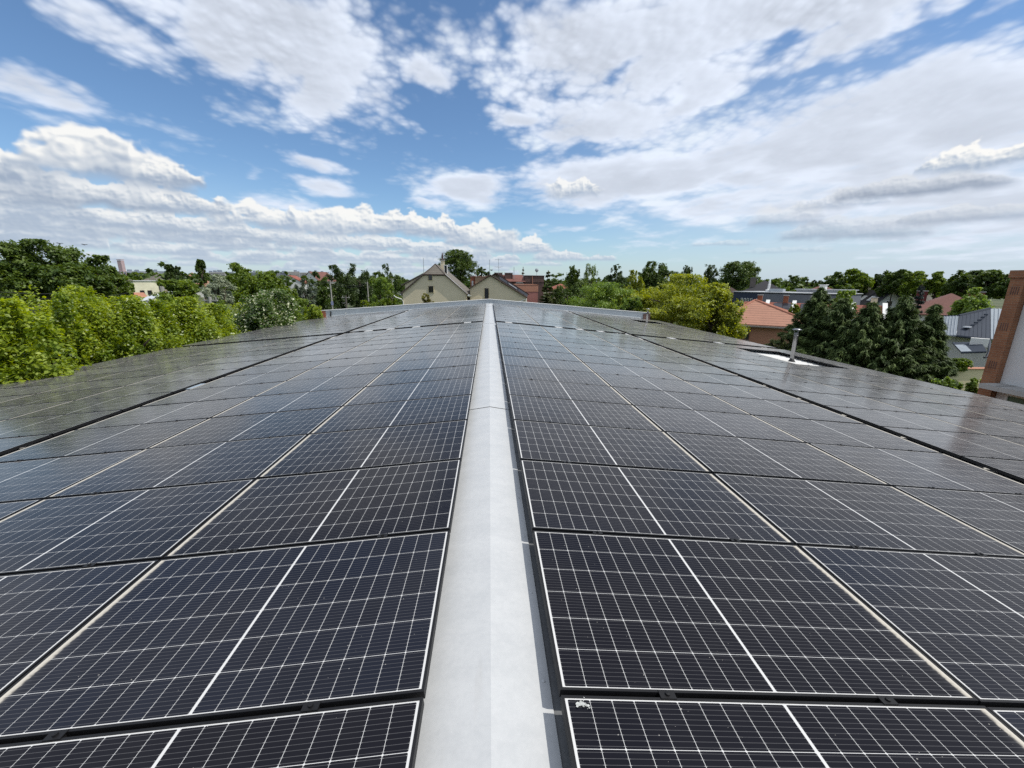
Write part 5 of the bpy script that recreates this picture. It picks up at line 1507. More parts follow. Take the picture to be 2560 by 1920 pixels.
# ---- poles, wires, cars
def pole(px0, py0, px1, py1, r, lab, lamp=False, rad=.085, col=None):
    a, b_ = at(px0, py0, r), at(px1, py1, r)
    base = Vector((a.x, a.y, GROUND)); t = thing('utility_pole', lab, 'pole', base, 'poles along the embankment')
    b = MB(); b.tube([base, a], [rad*1.35, rad], 8); b.build('shaft', col or M['wood_pole'], t)
    c = MB(); c.box(a-Vector((0, 0, .25)), (1.0, .08, .09)); c.tube([a+Vector((-.4, 0, -.2)), a+Vector((-.4, 0, -.02))], .035, 6); c.tube([a+Vector((.4, 0, -.2)), a+Vector((.4, 0, -.02))], .035, 6); c.build('crossarm', M['wood_pole'], t)
    return a
grp_w = 'overhead wires'
P1 = pole(825, 701, 831, 770, 72, 'grey concrete pole with a small blue plate, standing behind the brick pier end')
b = MB(); q = P1+Vector((.05, -.12, -3.5)); b.box(q, (.35, .04, .6)); tag(b.build('sign_plate', plain('blue_plate', (.28, .30, .48), .5)), 'small bluish plate fixed on the grey concrete pole', 'sign')
P2 = pole(864, 739, 867, 774, 58, 'short dark double pole just above the white parapet coping', col=plain('dark_post', (.10, .09, .08), .8), rad=.11)
P3 = pole(918, 705, 922, 754, 100, 'pale pole standing on the grassy bank left of the beige house', rad=.12)
P4 = pole(923, 700, 926, 750, 112, 'thin dim pole close beside the pale pole on the bank', rad=.07)
P5 = pole(946, 709, 948, 752, 104, 'slim pole above the parked car nearest the beige house', rad=.09)
P6 = pole(400, 697, 406, 728, 62, 'weathered concrete pole beside the white shed roof', rad=.22)
P7 = pole(980, 696, 982, 720, 110, 'faint pole against dark trees, next to the beige house eaves', rad=.08)
P8 = pole(524, 742, 526, 790, 36, 'pale post with a lamp box among the bright green leaves', rad=.10)
def wire(pts, lab, sag=.6, rad=.016):
    b = MB()
    for a, c in pts:
        a, c = Vector(a), Vector(c)
        b.tube([a.lerp(c, i/12)-Vector((0, 0, sag*4*(i/12)*(1-i/12))) for i in range(13)], rad, 5)
    tag(b.build('overhead_wire', M['black']), lab, 'wire', grp_w)
wire([(at(-160, 706, 40), at(240, 722, 46))], 'pair of overhead wires crossing in front of the large dark tree, upper one', .5, .022)
wire([(at(-160, 718, 40), at(320, 732, 50))], 'overhead wire running just above the bright green tree tops', .6, .02)
wire([(P1-Vector((.4, 0, 0)), at(560, 712, 60)), (P1+Vector((.4, 0, 0)), at(560, 716, 60))], 'twin wires running from the concrete pole over the elder tree', .9, .02)
wire([(P1, P3), (P1-Vector((0, 0, .3)), P3-Vector((0, 0, .3)))], 'wires sagging between the concrete pole and the pale pole', .8, .02)

def car(px, py, r, yaw, body, lab):
    p = at(px, py, r); z0 = p.z-.75
    t = thing('parked_car', lab, 'car', (p.x, p.y, z0), 'cars parked on the bank')
    Rm = Matrix.Rotation(yaw, 3, 'Z')
    def P(x, y, z): return Vector((p.x, p.y, z0))+Rm @ Vector((x, y, z))
    side = [(-2.1, .35), (-2.1, .75), (-1.9, .92), (-1.1, .98), (1.0, .98), (1.9, .86), (2.12, .65), (2.12, .35)]
    b = MB(); b.prism([P(x, -.85, z) for x, z in side], Rm @ Vector((0, 1.7, 0))); b.build('body', body, t)
    cab = [(-1.75, .985), (-1.2, 1.45), (.3, 1.45), (1.05, .985)]
    b = MB(); b.prism([P(x, -.72, z) for x, z in cab], Rm @ Vector((0, 1.44, 0))); g = b.build('windows', M['glass_dark'], t)
    b = MB(); b.box(P(-.45, 0, 1.47), (1.5, 1.36, .05), Rm); b.build('car_roof', body, t)
    for x in (-1.3, 1.35):
        for y in (-.86, .86):
            w = MB(); w.tube([P(x, y-.1, .32), P(x, y+.1, .32)], .32, 14); o = w.build('wheel', M['black'], t)
            w = MB(); w.tube([P(x, y-.105, .32), P(x, y+.105, .32)], .19, 10); w.build('rim', M['steel'], o)
    for y in (-.6, .6):
        h = MB(); h.box(P(2.11, y, .68), (.06, .32, .16), Rm); h.build('headlight', M['white_paint'], t)
car(852, 757, 128, math.radians(200), plain('white_car_paint', (.75, .75, .75), .25, var=.02, spec=.6), 'white car parked under the dark trees on the bank')
car(930, 751, 133, math.radians(185), plain('silver_car_paint', (.55, .56, .58), .25, var=.02, spec=.6), 'silver-white car parked between the pale pole and the slim pole')
# grass bank with the parking strip
def bank():
    a, b_ = at(770, 766, 128), at(1010, 760, 128); c, d = at(1010, 752, 150), at(770, 758, 150)
    z = a.z
    m = MB()
    pts = [Vector((a.x-20, a.y-30, GROUND+.004)), Vector((b_.x+6, b_.y-30, GROUND+.004)), Vector((b_.x+6, b_.y, b_.z+.05)), Vector((c.x+6, c.y+40, c.z+.1)), Vector((d.x-20, d.y+40, d.z+.1)), Vector((a.x-20, a.y, a.z+.05))]
    m.face([pts[0], pts[1], pts[2], pts[5]]); m.face([pts[5], pts[2], pts[3], pts[4]])
    tag(m.build('grass_bank', M['grass']), kind='structure')
bank()

# ---- two birds
def bird(px, py, r, lab):
    p = at(px, py, r); t = thing('bird', lab, 'bird', p, 'birds in flight')
    b = MB(); b.lathe(p, [(.0, -.16), (.05, -.10), (.075, 0), (.06, .10), (.03, .16), (.0, .2)], 8)
    Rb = Matrix.Rotation(math.radians(80), 3, 'Y')
    b.v = [tuple(p+Rb @ (Vector(v)-p)) for v in b.v]
    for s in (-1, 1): b.prism([p+Vector((.06, s*.04, .02)), p+Vector((-.10, s*.05, .02)), p+Vector((-.12, s*.33, .10)), p+Vector((.02, s*.62, .05)), p+Vector((.07, s*.33, .11))], (0, 0, .012))
    b.prism([p+Vector((-.18, .03, 0)), p+Vector((-.34, .08, 0)), p+Vector((-.34, -.08, 0)), p+Vector((-.18, -.03, 0))], (0, 0, .012))
    b.build('body', plain('dark_feathers_%d' % px, (.03, .03, .03), .8), t)
bird(149, 609, 95, 'small dark bird flying just above the top of the large tree')
bird(211, 612, 100, 'small dark bird flying in clear sky right of the large tree top')

# ============================================================ trees and shrubs
def leaf_mesh(name, pos, nrm, up, length, width, tint, mat, bloom=None):
    """One diamond-shaped leaf (or leaf spray) per point, as a numpy-built mesh."""
    n = len(pos)
    nrm = nrm/np.maximum(np.linalg.norm(nrm, axis=1, keepdims=True), 1e-6)
    t = up-(up*nrm).sum(1, keepdims=True)*nrm
    t = t/np.maximum(np.linalg.norm(t, axis=1, keepdims=True), 1e-6)
    b = np.cross(nrm, t)
    L, Wd = length[:, None], width[:, None]
    v = np.empty((n, 4, 3), np.float32)
    v[:, 0] = pos-t*L*.5; v[:, 1] = pos+b*Wd*.5+nrm*L*.07; v[:, 2] = pos+t*L*.5-nrm*L*.10; v[:, 3] = pos-b*Wd*.5+nrm*L*.07
    me = bpy.data.meshes.new(name)
    me.vertices.add(n*4); me.vertices.foreach_set('co', v.ravel())
    me.loops.add(n*4); me.loops.foreach_set('vertex_index', np.arange(n*4, dtype=np.int32))
    me.polygons.add(n); me.polygons.foreach_set('loop_start', np.arange(0, n*4, 4, dtype=np.int32)); me.polygons.foreach_set('loop_total', np.full(n, 4, np.int32))
    me.materials.append(mat)
    a = me.attributes.new('tint', 'FLOAT', 'FACE'); a.data.foreach_set('value', np.clip(tint, 0, 1).astype(np.float32))
    if bloom is not None:
        a = me.attributes.new('bloom', 'FLOAT', 'FACE'); a.data.foreach_set('value', bloom.astype(np.float32))
    me.update(); me.validate()
    return me
def unit(rng, n):
    d = rng.normal(size=(n, 3)); return d/np.linalg.norm(d, axis=1, keepdims=True)

def broad_crown(rng, rad, n_leaf, lobes=16, clump=26, leaf=.16, shape=(1, 1, 1), open_=.0, lobe_r=.40, flat=.0, spread=.16, globe=False):
    """Leaf centres for a broad crown: boughs on an uneven ellipsoid, each carrying smaller lobes, each of those clumps of leaves; a few shoots stick out."""
    d = unit(rng, lobes*4); d = d[d[:, 2] > -.5][:lobes]
    lc = d*rng.uniform(.40, .80, (len(d), 1))
    lr = lobe_r*rng.uniform(.6, 1.25, len(d))
    lc = np.vstack([lc, [[0, 0, .0]]]); lr = np.append(lr, .45)
    if globe:
        d = unit(rng, lobes*2); lc = np.vstack([d*.74, d[::3]*.4]); lr = np.full(len(lc), .30)*rng.uniform(.85, 1.1, len(lc)); lr[len(d):] = .4
    # second level
    ns = 7; j = np.repeat(np.arange(len(lc)), ns)
    u1 = unit(rng, len(j)); u1[:, 2] = np.where(u1[:, 2] < -.2, -u1[:, 2], u1[:, 2])
    sc = lc[j]+u1*(lr[j]*rng.uniform(.62, .98, len(j)))[:, None]; sr = lr[j]*rng.uniform(.30, .52, len(j))
    live = rng.rand(len(j)) > open_*1.1; sc, sr = sc[live], sr[live]
    st = rng.normal(0, .15, len(sc))
    nc = max(16, n_leaf//clump); w = sr**2; k = rng.choice(len(sc), nc, p=w/w.sum())
    u = unit(rng, nc); u[:, 2] = np.where(u[:, 2] < -.25, -u[:, 2]*.7, u[:, 2]); u /= np.linalg.norm(u, axis=1, keepdims=True)
    cc = sc[k]+u*(sr[k]*rng.uniform(.70, 1.08, nc))[:, None]
    # shoots: strings of clumps running out past the surface
    m = max(3, nc//16); h = rng.choice(nc, m); su = u[h]*.6+rng.normal(0, .35, (m, 3))+np.array([0, 0, .45]); su /= np.linalg.norm(su, axis=1, keepdims=True)
    sh = [cc[h]+su*(q*lobe_r) for q in (.10, .20, .30, .40)]
    cc = np.vstack([cc]+sh); u = np.vstack([u]+[su]*4); ct = np.concatenate([st[k]]+[st[k][h]+.12]*4)+rng.normal(0, .10, nc+4*m)
    if globe: m0 = nc
    wt = np.concatenate([np.ones(nc)*(6. if globe else 1.)]+[np.full(m, f) for f in (.45, .36, .26, .16)]); sp_ = np.concatenate([np.ones(nc)]+[np.full(m, f) for f in (.6, .5, .42, .34)])
    i = rng.choice(len(cc), n_leaf, p=wt/wt.sum())
    sg = spread*.62*rng.uniform(.6, 1.3, (len(cc), 1))[i]*sp_[i][:, None]
    off = rng.normal(size=(n_leaf, 3))*sg*np.array([1, 1, .60])
    p = (cc[i]+off*.55)*np.array(rad)
    nr = u[i]*.55+rng.normal(0, .60, (n_leaf, 3))+np.array([0, 0, .55])
    tint = .46+ct[i]+rng.normal(0, .20, n_leaf)
    return p, nr, tint
def trunk_mesh(name, base, top, r0, limbs, rng, parent, mat=None):
    b = MB(); base, top = Vector(base), Vector(top); h = top-base
    mid = base+h*.5+Vector((rng.uniform(-.03, .03)*h.length, rng.uniform(-.03, .03)*h.length, 0))
    b.tube([base, base+h*.06, mid, top], [r0*1.5, r0*1.05, r0*.75, r0*.35], 9)
    for (s, e) in limbs:
        s = base+h*s; e = Vector(e); m = s.lerp(e, .5)+Vector((0, 0, .10*(e-s).length))
        b.tube([s, m, e], [r0*.45, r0*.28, r0*.08], 6)
    return b.build(name, mat or M['bark'], parent, True)

def tree(name, lab, cat, px, y_top, half_px, r, mat, y_bot=None, n=6000, leaf=.3, seed=1, lobes=16, group='trees around the hall', depth=1.0, open_=0., clump=26, lobe_r=.40, lw=.58, bloom=0., spread=.16, z_bot=None, trunk=True, hang=0., globe=False):
    rng = np.random.RandomState(seed); n = int(n*2.6); leaf *= .64; clump = int(clump*1.6)
    top = at(px, y_top, r); zb = z_bot if z_bot is not None else (at(px, y_bot, r).z if y_bot else GROUND+1.5)
    zb = max(zb, GROUND+.2)
    c = Vector((top.x, top.y, (top.z+zb)/2)); rx = width_at(px, 2*half_px, r)/2; rz = max((top.z-zb)/2, .4)
    t = thing(name, lab, cat, (top.x, top.y, GROUND), group)
    p, nr, ti = broad_crown(rng, (1, 1, 1), n, lobes, clump, leaf, open_=open_, lobe_r=lobe_r, spread=spread, globe=globe)
    # fit the crown's real extent to the size wanted
    ex = np.percentile(np.hypot(p[:, 0], p[:, 1]), 95.5)*.98; zt = np.percentile(p[:, 2], 99.2); zl = np.percentile(p[:, 2], 1)
    p = p/np.array([ex, ex, 1]); p[:, 2] = (p[:, 2]-zl)/(zt-zl)*2-1
    p[:, 2] = np.where(p[:, 2] > .90, .90+.20*np.tanh((p[:, 2]-.90)/.20), p[:, 2])
    p = p*np.array([rx, rx*depth, rz])
    L = leaf*rng.uniform(.65, 1.3, n); up = rng.normal(0, .7, (n, 3))+np.array([0, 0, -.35-hang])
    bl = None
    if bloom: bl = ((rng.rand(n) < bloom) & (p[:, 2] > -rz*.95)).astype(np.float32)
    me = leaf_mesh('crown', p+np.array([0, 0, c.z-GROUND]), nr, up, L, L*lw, ti, mat, bl)
    o = bpy.data.objects.new('crown', me); COL.objects.link(o); o.parent = t; ORG[o.name] = ORG[t.name]
    if trunk:
        base = Vector((top.x, top.y, GROUND)); tip = Vector((top.x, top.y, c.z+rz*.35)); limbs = []
        for k in range(7):
            a = k*2.4+seed; limbs.append((.45+.07*k, c+Vector((math.cos(a)*rx*.62, math.sin(a)*rx*depth*.62, rz*(-.25+.12*k)))))
        trunk_mesh('trunk', base, tip, max(.06, .028*(top.z-GROUND)), limbs, rng, t)
    return t

def conifer(name, lab, cat, px, y_top, half_px, r, mat, n=7000, seed=1, leaf=.22, style='feather', group='conifers', zb=None, tiers=26, droop=.06, rise=.46, lw=.30, top_pow=.8):
    """Trunk with branches; needles ride along each branch. style 'spruce' = tiers drooping, 'feather' = upswept plumes with nodding tips."""
    rng = np.random.RandomState(seed)
    if style == 'feather': n = int(n*4.2); leaf *= 1.05; lw = .17
    else: n = int(n*3.6); leaf *= .6
    top = at(px, y_top, r); H = top.z-GROUND; R0 = width_at(px, 2*half_px, r)/2
    t = thing(name, lab, cat, (top.x, top.y, GROUND), group)
    nb = tiers*(7 if style == 'spruce' else 13)
    h = rng.uniform(.06, .985, nb)**(1.0)
    az = rng.uniform(0, 2*np.pi, nb)
    if style == 'spruce':
        h = (np.floor(h*tiers)+rng.normal(0, .12, nb))/tiers
    prof = (1-h)**top_pow
    if style == 'feather': prof = np.clip((1-h)**.95*1.12, 0, 1)*np.where(h < .15, .9, 1)
    bl = R0*prof*(rng.uniform(.62, 1.12, nb) if style == 'spruce' else rng.uniform(.40, 1.25, nb))+.10
    per = np.maximum((bl/bl.sum()*n).astype(int), 4)
    i = np.repeat(np.arange(nb), per); m = len(i)
    s = rng.uniform(.08, 1.0, m)**.75
    d = np.stack([np.cos(az), np.sin(az), np.zeros(nb)], 1)[i]
    if style == 'spruce': zoff = -droop*bl[i]*s**1.3+.12*bl[i]*s**4
    else: zoff = bl[i]*(rise*s*1.6-droop*2.2*s**2.6)
    side = np.stack([-np.sin(az), np.cos(az), np.zeros(nb)], 1)[i]
    wv = (1-s*.75)*(.20 if style == 'spruce' else .10)*bl[i]+.03
    lat = rng.normal(0, 1, m)*wv*.75
    p = d*(bl[i]*s)[:, None]+side*lat[:, None]
    p[:, 2] = h[i]*H+zoff-np.abs(lat)*.30+rng.normal(0, .035, m)*(1+R0*.2)
    # plume direction: outward along the branch, splayed sideways
    up = d*1.0+side*(np.sign(lat)*(.75 if style == 'spruce' else .45))[:, None]+rng.normal(0, .16, (m, 3))
    up[:, 2] += (.25 if style == 'feather' else -.25)-s*.55
    nr = rng.normal(0, .45, (m, 3))+np.array([0, 0, 1.0])+d*.25
    L = leaf*rng.uniform(.6, 1.35, m)
    ti = .42+rng.normal(0, .16, m)+.16*rng.normal(0, 1, nb)[i]+.22*(s > .82)      # fresh tips are lighter
    me = leaf_mesh('crown', p, nr, up, L, L*lw, ti, mat)
    o = bpy.data.objects.new('crown', me); COL.objects.link(o); o.parent = t; ORG[o.name] = ORG[t.name]
    trunk_mesh('trunk', (top.x, top.y, GROUND), (top.x, top.y, top.z-.1), max(.07, .02*H), [], rng, t)
    return t

G = {}
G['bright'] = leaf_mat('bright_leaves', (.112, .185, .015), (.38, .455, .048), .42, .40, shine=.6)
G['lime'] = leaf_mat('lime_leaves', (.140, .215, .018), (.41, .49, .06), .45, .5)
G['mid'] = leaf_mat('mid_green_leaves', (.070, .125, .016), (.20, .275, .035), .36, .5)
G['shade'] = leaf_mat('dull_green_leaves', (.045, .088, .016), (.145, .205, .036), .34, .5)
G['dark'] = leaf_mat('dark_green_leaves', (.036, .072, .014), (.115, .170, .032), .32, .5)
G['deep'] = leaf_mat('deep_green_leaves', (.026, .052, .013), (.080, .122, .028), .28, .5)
G['olive'] = leaf_mat('yellow_green_leaves', (.125, .165, .018), (.40, .44, .058), .40, .5)
G['fresh'] = leaf_mat('fresh_green_leaves', (.085, .155, .024), (.26, .36, .075), .40, .45)
G['silver'] = leaf_mat('silver_leaves', (.18, .22, .14), (.42, .46, .33), .30, .55)
G['elder'] = leaf_mat('elder_leaves', (.034, .075, .014), (.11, .18, .035), .32, .45, flower=(.60, .62, .42))
G['needle'] = leaf_mat('dark_needles', (.018, .034, .009), (.095, .115, .028), .18, .6, shine=.3)
G['cypress'] = leaf_mat('cypress_sprays', (.020, .046, .012), (.118, .168, .048), .20, .6, shine=.3)
G['blue'] = leaf_mat('blue_needles', (.022, .032, .030), (.075, .095, .088), .15, .6)
G['grey'] = leaf_mat('grey_green_leaves', (.07, .095, .06), (.17, .21, .14), .3, .55)
G['red'] = leaf_mat('bronze_leaves', (.09, .075, .02), (.24, .24, .045), .4, .5)

def plant_all():
    GN = 'bright leafy trees beyond the west eave'
    # left: bright trees just beyond the eave
    tree('broadleaf_tree', 'lime-tinged leafy tree at the picture edge, nearest the hall eave', 'tree', 20, 768, 195, 16.5, G['lime'], z_bot=-4.0, n=15000, leaf=.20, seed=21, lobes=18, group=GN, lobe_r=.36)
    tree('broadleaf_tree', 'bright green tree whose leafy sprigs rise highest before the large dark tree', 'tree', 185, 732, 145, 21, G['bright'], z_bot=-4.2, n=26000, leaf=.165, seed=22, lobes=22, group=GN, lobe_r=.34)
    tree('broadleaf_tree', 'bright green tree with a lower rounded top, below the low white house', 'tree', 310, 754, 136, 20, G['bright'], z_bot=-4.0, n=24000, leaf=.165, seed=23, lobes=20, group=GN, lobe_r=.36)
    tree('broadleaf_tree', 'bright green tree in front of the white shed roof and pole', 'tree', 425, 753, 143, 23, G['bright'], z_bot=-4.0, n=26000, leaf=.17, seed=24, lobes=22, group=GN, lobe_r=.34)
    tree('broadleaf_tree', 'bright green tree beside the elder, tapering down to the eave', 'tree', 520, 766, 104, 26, G['bright'], z_bot=-4.0, n=17000, leaf=.18, seed=25, lobes=18, group=GN, lobe_r=.36)
    tree('shrub', 'pale lime shrub low at the eave in the corner', 'shrub', 60, 866, 95, 16.8, G['lime'], z_bot=-4.5, n=9000, leaf=.17, seed=26, lobes=12, group=GN)
    tree('shrub', 'low dark glossy shrub squeezed between bright tree and hall eave', 'shrub', 352, 876, 48, 19, G['mid'], z_bot=-4.5, n=6000, leaf=.15, seed=27, lobes=10, group=GN)
    tree('elder', 'elder covered in creamy white flower heads', 'shrub', 668, 732, 103, 28, G['elder'], z_bot=-4.2, n=24000, leaf=.18, seed=28, lobes=24, group=GN, lobe_r=.34, bloom=.20, lw=.85)
    tree('shrub', 'bright yellow-green bush between the elder and the brick pier end', 'shrub', 782, 768, 46, 31, G['bright'], z_bot=-4.2, n=9000, leaf=.18, seed=29, lobes=14, group=GN)
    tree('shrub', 'dark thicket under the bright bush, behind the hall corner', 'shrub', 735, 788, 40, 34, G['mid'], z_bot=-4.2, n=6000, leaf=.2, seed=30, lobes=12, group=GN)
    tree('broadleaf_tree', 'bright green tree filling in behind the gap between elder and its taller neighbour', 'tree', 590, 764, 97, 33, G['bright'], z_bot=-4.4, n=11000, leaf=.20, seed=121, lobes=18, group=GN, lobe_r=.36)
    tree('broadleaf_tree', 'mid-green tree behind the bright row, under the overhead wires', 'tree', 190, 742, 110, 30, G['mid'], z_bot=-4.4, n=12000, leaf=.22, seed=122, lobes=20, group=GN, lobe_r=.34)
    tree('broadleaf_tree', 'mid-green tree behind the bright row, left of the silver tree', 'tree', 480, 744, 117, 34, G['mid'], z_bot=-4.4, n=9000, leaf=.24, seed=123, lobes=18, group=GN, lobe_r=.34)
    tree('broadleaf_tree', 'green tree overlapping the elder on its far side', 'tree', 735, 751, 91, 38, G['mid'], z_bot=-4.4, n=9000, leaf=.24, seed=124, lobes=18, group=GN, lobe_r=.34)
    tree('shrub', 'bright green bush joining the tallest bright tree to the lower rounded one', 'shrub', 248, 752, 80, 22.5, G['bright'], z_bot=-4.2, n=11000, leaf=.17, seed=131, lobes=16, group=GN, lobe_r=.36)
    tree('shrub', 'bright green bush between the rounded tree and the one before the shed', 'shrub', 366, 762, 75, 21.5, G['bright'], z_bot=-4.2, n=10000, leaf=.17, seed=132, lobes=16, group=GN, lobe_r=.36)
    tree('shrub', 'bright green bush just left of the elder, along the eave', 'shrub', 480, 768, 70, 24.5, G['bright'], z_bot=-4.2, n=9000, leaf=.17, seed=133, lobes=16, group=GN, lobe_r=.36)
    tree('shrub', 'bright green bush between the picture-edge tree and the tallest bright tree', 'shrub', 105, 752, 90, 19, G['bright'], z_bot=-4.2, n=11000, leaf=.17, seed=134, lobes=16, group=GN, lobe_r=.36)
    for k, (x, y, h, w) in enumerate(((-20.5, 9.5, 1.2, 3.2), (-21.5, 3.5, .6, 3.4), (-20.0, -3.0, 1.0, 3.2))):
        rng = np.random.RandomState(140+k); t = thing('broadleaf_tree', 'leafy green tree standing along the hall side, %s one back from the picture edge' % ORD[k], 'tree', (x, y, GROUND), GN)
        pp, nr, ti = broad_crown(rng, (1, 1, 1), 16000, 18, 40, .12, lobe_r=.36); pp = pp*np.array([w/1.1, w/1.1, 2.6])
        me = leaf_mesh('crown', pp+np.array([0, 0, h-2.9-GROUND]), nr, rng.normal(0, .7, (16000, 3)), .14*rng.uniform(.65, 1.3, 16000), .085*rng.uniform(.65, 1.3, 16000), ti, G['bright'])
        o = bpy.data.objects.new('crown', me); COL.objects.link(o); o.parent = t; ORG[o.name] = ORG[t.name]
        trunk_mesh('trunk', (x, y, GROUND), (x, y, h-2.0), .18, [(.5, (x+1.2, y, h-2.5)), (.6, (x-1.1, y+.8, h-2.2)), (.7, (x, y-1.2, h-1.8))], rng, t)
    # left, further
    GB = 'trees across the middle distance'
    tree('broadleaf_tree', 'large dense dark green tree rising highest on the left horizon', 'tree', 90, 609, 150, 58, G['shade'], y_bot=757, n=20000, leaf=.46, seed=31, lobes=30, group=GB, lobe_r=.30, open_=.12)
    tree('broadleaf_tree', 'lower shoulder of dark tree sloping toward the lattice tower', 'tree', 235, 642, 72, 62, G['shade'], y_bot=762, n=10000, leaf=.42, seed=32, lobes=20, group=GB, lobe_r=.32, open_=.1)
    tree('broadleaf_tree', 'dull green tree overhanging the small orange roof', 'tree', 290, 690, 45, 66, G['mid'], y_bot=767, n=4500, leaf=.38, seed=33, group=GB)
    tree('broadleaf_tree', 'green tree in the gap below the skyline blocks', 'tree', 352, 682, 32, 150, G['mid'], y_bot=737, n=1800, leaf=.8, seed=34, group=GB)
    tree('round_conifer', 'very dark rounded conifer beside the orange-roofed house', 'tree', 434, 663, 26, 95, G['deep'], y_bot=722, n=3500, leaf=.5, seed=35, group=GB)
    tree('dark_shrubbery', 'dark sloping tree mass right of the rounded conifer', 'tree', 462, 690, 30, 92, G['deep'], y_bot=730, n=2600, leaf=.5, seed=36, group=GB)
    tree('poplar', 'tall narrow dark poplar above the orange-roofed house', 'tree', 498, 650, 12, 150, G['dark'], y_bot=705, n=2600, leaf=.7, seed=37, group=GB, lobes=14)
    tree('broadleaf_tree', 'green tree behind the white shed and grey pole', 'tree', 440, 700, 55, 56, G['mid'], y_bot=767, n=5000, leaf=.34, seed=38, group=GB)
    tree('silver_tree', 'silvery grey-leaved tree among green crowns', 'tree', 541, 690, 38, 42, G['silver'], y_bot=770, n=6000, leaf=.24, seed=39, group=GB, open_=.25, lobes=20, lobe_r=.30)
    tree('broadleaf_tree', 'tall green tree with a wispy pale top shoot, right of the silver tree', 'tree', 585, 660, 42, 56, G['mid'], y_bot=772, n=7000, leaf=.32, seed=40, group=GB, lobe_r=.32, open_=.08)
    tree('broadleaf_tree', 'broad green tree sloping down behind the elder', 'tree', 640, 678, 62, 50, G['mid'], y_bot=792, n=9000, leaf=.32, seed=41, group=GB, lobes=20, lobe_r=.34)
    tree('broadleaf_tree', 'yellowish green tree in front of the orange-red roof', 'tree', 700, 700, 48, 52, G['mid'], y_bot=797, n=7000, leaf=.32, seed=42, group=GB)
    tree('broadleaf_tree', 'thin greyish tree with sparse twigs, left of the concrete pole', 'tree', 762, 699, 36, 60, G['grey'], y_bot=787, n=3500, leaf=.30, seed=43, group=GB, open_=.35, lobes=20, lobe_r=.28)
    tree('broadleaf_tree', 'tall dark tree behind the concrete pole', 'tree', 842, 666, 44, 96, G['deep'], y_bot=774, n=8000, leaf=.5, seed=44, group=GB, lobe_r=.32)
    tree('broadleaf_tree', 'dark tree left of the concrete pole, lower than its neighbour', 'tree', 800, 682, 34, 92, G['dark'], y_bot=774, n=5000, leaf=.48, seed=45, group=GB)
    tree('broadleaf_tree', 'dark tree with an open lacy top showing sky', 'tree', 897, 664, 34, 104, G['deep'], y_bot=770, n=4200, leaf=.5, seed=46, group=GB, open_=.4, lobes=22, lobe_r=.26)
    tree('broadleaf_tree', 'airy rounded tree on the skyline left of the beige half-hipped house', 'tree', 960, 662, 24, 120, G['dark'], y_bot=744, n=3600, leaf=.5, seed=47, group=GB, open_=.3, lobes=20, lobe_r=.26)
    tree('broadleaf_tree', 'light green bushy tree under the airy skyline tree', 'tree', 948, 694, 32, 96, G['fresh'], y_bot=757, n=3200, leaf=.42, seed=48, group=GB)
    tree('broadleaf_tree', 'dark green bush below the beige house eave', 'tree', 978, 716, 32, 78, G['mid'], y_bot=784, n=4200, leaf=.38, seed=49, group=GB)
    tree('broadleaf_tree', 'dark tree filling the gap above the pale pole', 'tree', 925, 690, 30, 110, G['deep'], y_bot=767, n=3600, leaf=.5, seed=50, group=GB)
    tree('broadleaf_tree', 'far dark tree just touching the beige house eave', 'tree', 1000, 690, 30, 130, G['dark'], y_bot=757, n=3200, leaf=.6, seed=51, group=GB)
    tree('willow_shrub', 'grey-green feathery shrub on the grass bank', 'shrub', 898, 737, 17, 108, G['grey'], y_bot=762, n=1800, leaf=.34, seed=52, group=GB)
    tree('shrub', 'yellow-green bush on the bank below the pale pole', 'shrub', 912, 751, 15, 94, G['bright'], y_bot=768, n=1400, leaf=.3, seed=53, group=GB)
    tree('shrub', 'low green scrub along the bank, right of the slim pole', 'shrub', 975, 752, 42, 84, G['mid'], y_bot=770, n=2600, leaf=.34, seed=54, group=GB)
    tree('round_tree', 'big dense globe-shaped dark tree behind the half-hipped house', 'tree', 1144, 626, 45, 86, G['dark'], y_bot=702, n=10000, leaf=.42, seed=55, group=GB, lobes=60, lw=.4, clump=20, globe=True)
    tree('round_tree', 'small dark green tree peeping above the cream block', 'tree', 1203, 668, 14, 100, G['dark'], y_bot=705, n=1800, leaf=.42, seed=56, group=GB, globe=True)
    tree('round_tree', 'small dark tree right beside the peeping one, lower', 'tree', 1219, 679, 8, 100, G['dark'], y_bot=705, n=900, leaf=.42, seed=57, group=GB)
    tree('shrub', 'bronze-tinged shoot rising just over the parapet before the beige wall', 'shrub', 1068, 734, 22, 36, G['red'], y_bot=770, n=900, leaf=.17, seed=58, group=GB, open_=.3, lobes=9, lobe_r=.3)
    conifer('spruce', 'small far spruce standing above the dark brick block', 'spruce', 1308, 666, 9, 110, G['needle'], n=1500, seed=59, leaf=.5, style='spruce', group=GB, tiers=12)
    conifer('spruce', 'tall dark spruce right of the pink plastered block', 'spruce', 1371, 674, 30, 60, G['needle'], n=9000, seed=60, leaf=.36, style='spruce', group=GB, tiers=20)
    # centre right
    tree('broadleaf_tree', 'dark lower tree right beside the tall spruce', 'tree', 1420, 715, 28, 58, G['dark'], y_bot=787, n=3500, leaf=.34, seed=61, group=GB)
    tree('broadleaf_tree', 'dark upright tree left of the sparse birch', 'tree', 1432, 668, 22, 64, G['dark'], y_bot=782, n=4200, leaf=.36, seed=62, group=GB, lobe_r=.34)
    tree('birch', 'greyer sparse birch with a feathery top', 'tree', 1481, 664, 26, 62, G['mid'], y_bot=782, n=3600, leaf=.30, seed=63, group=GB, open_=.3, lobes=20, lobe_r=.28, lw=.4)
    tree('broadleaf_tree', 'dark blunt-topped tree right of the birch', 'tree', 1540, 666, 32, 62, G['deep'], y_bot=782, n=5200, leaf=.36, seed=64, group=GB)
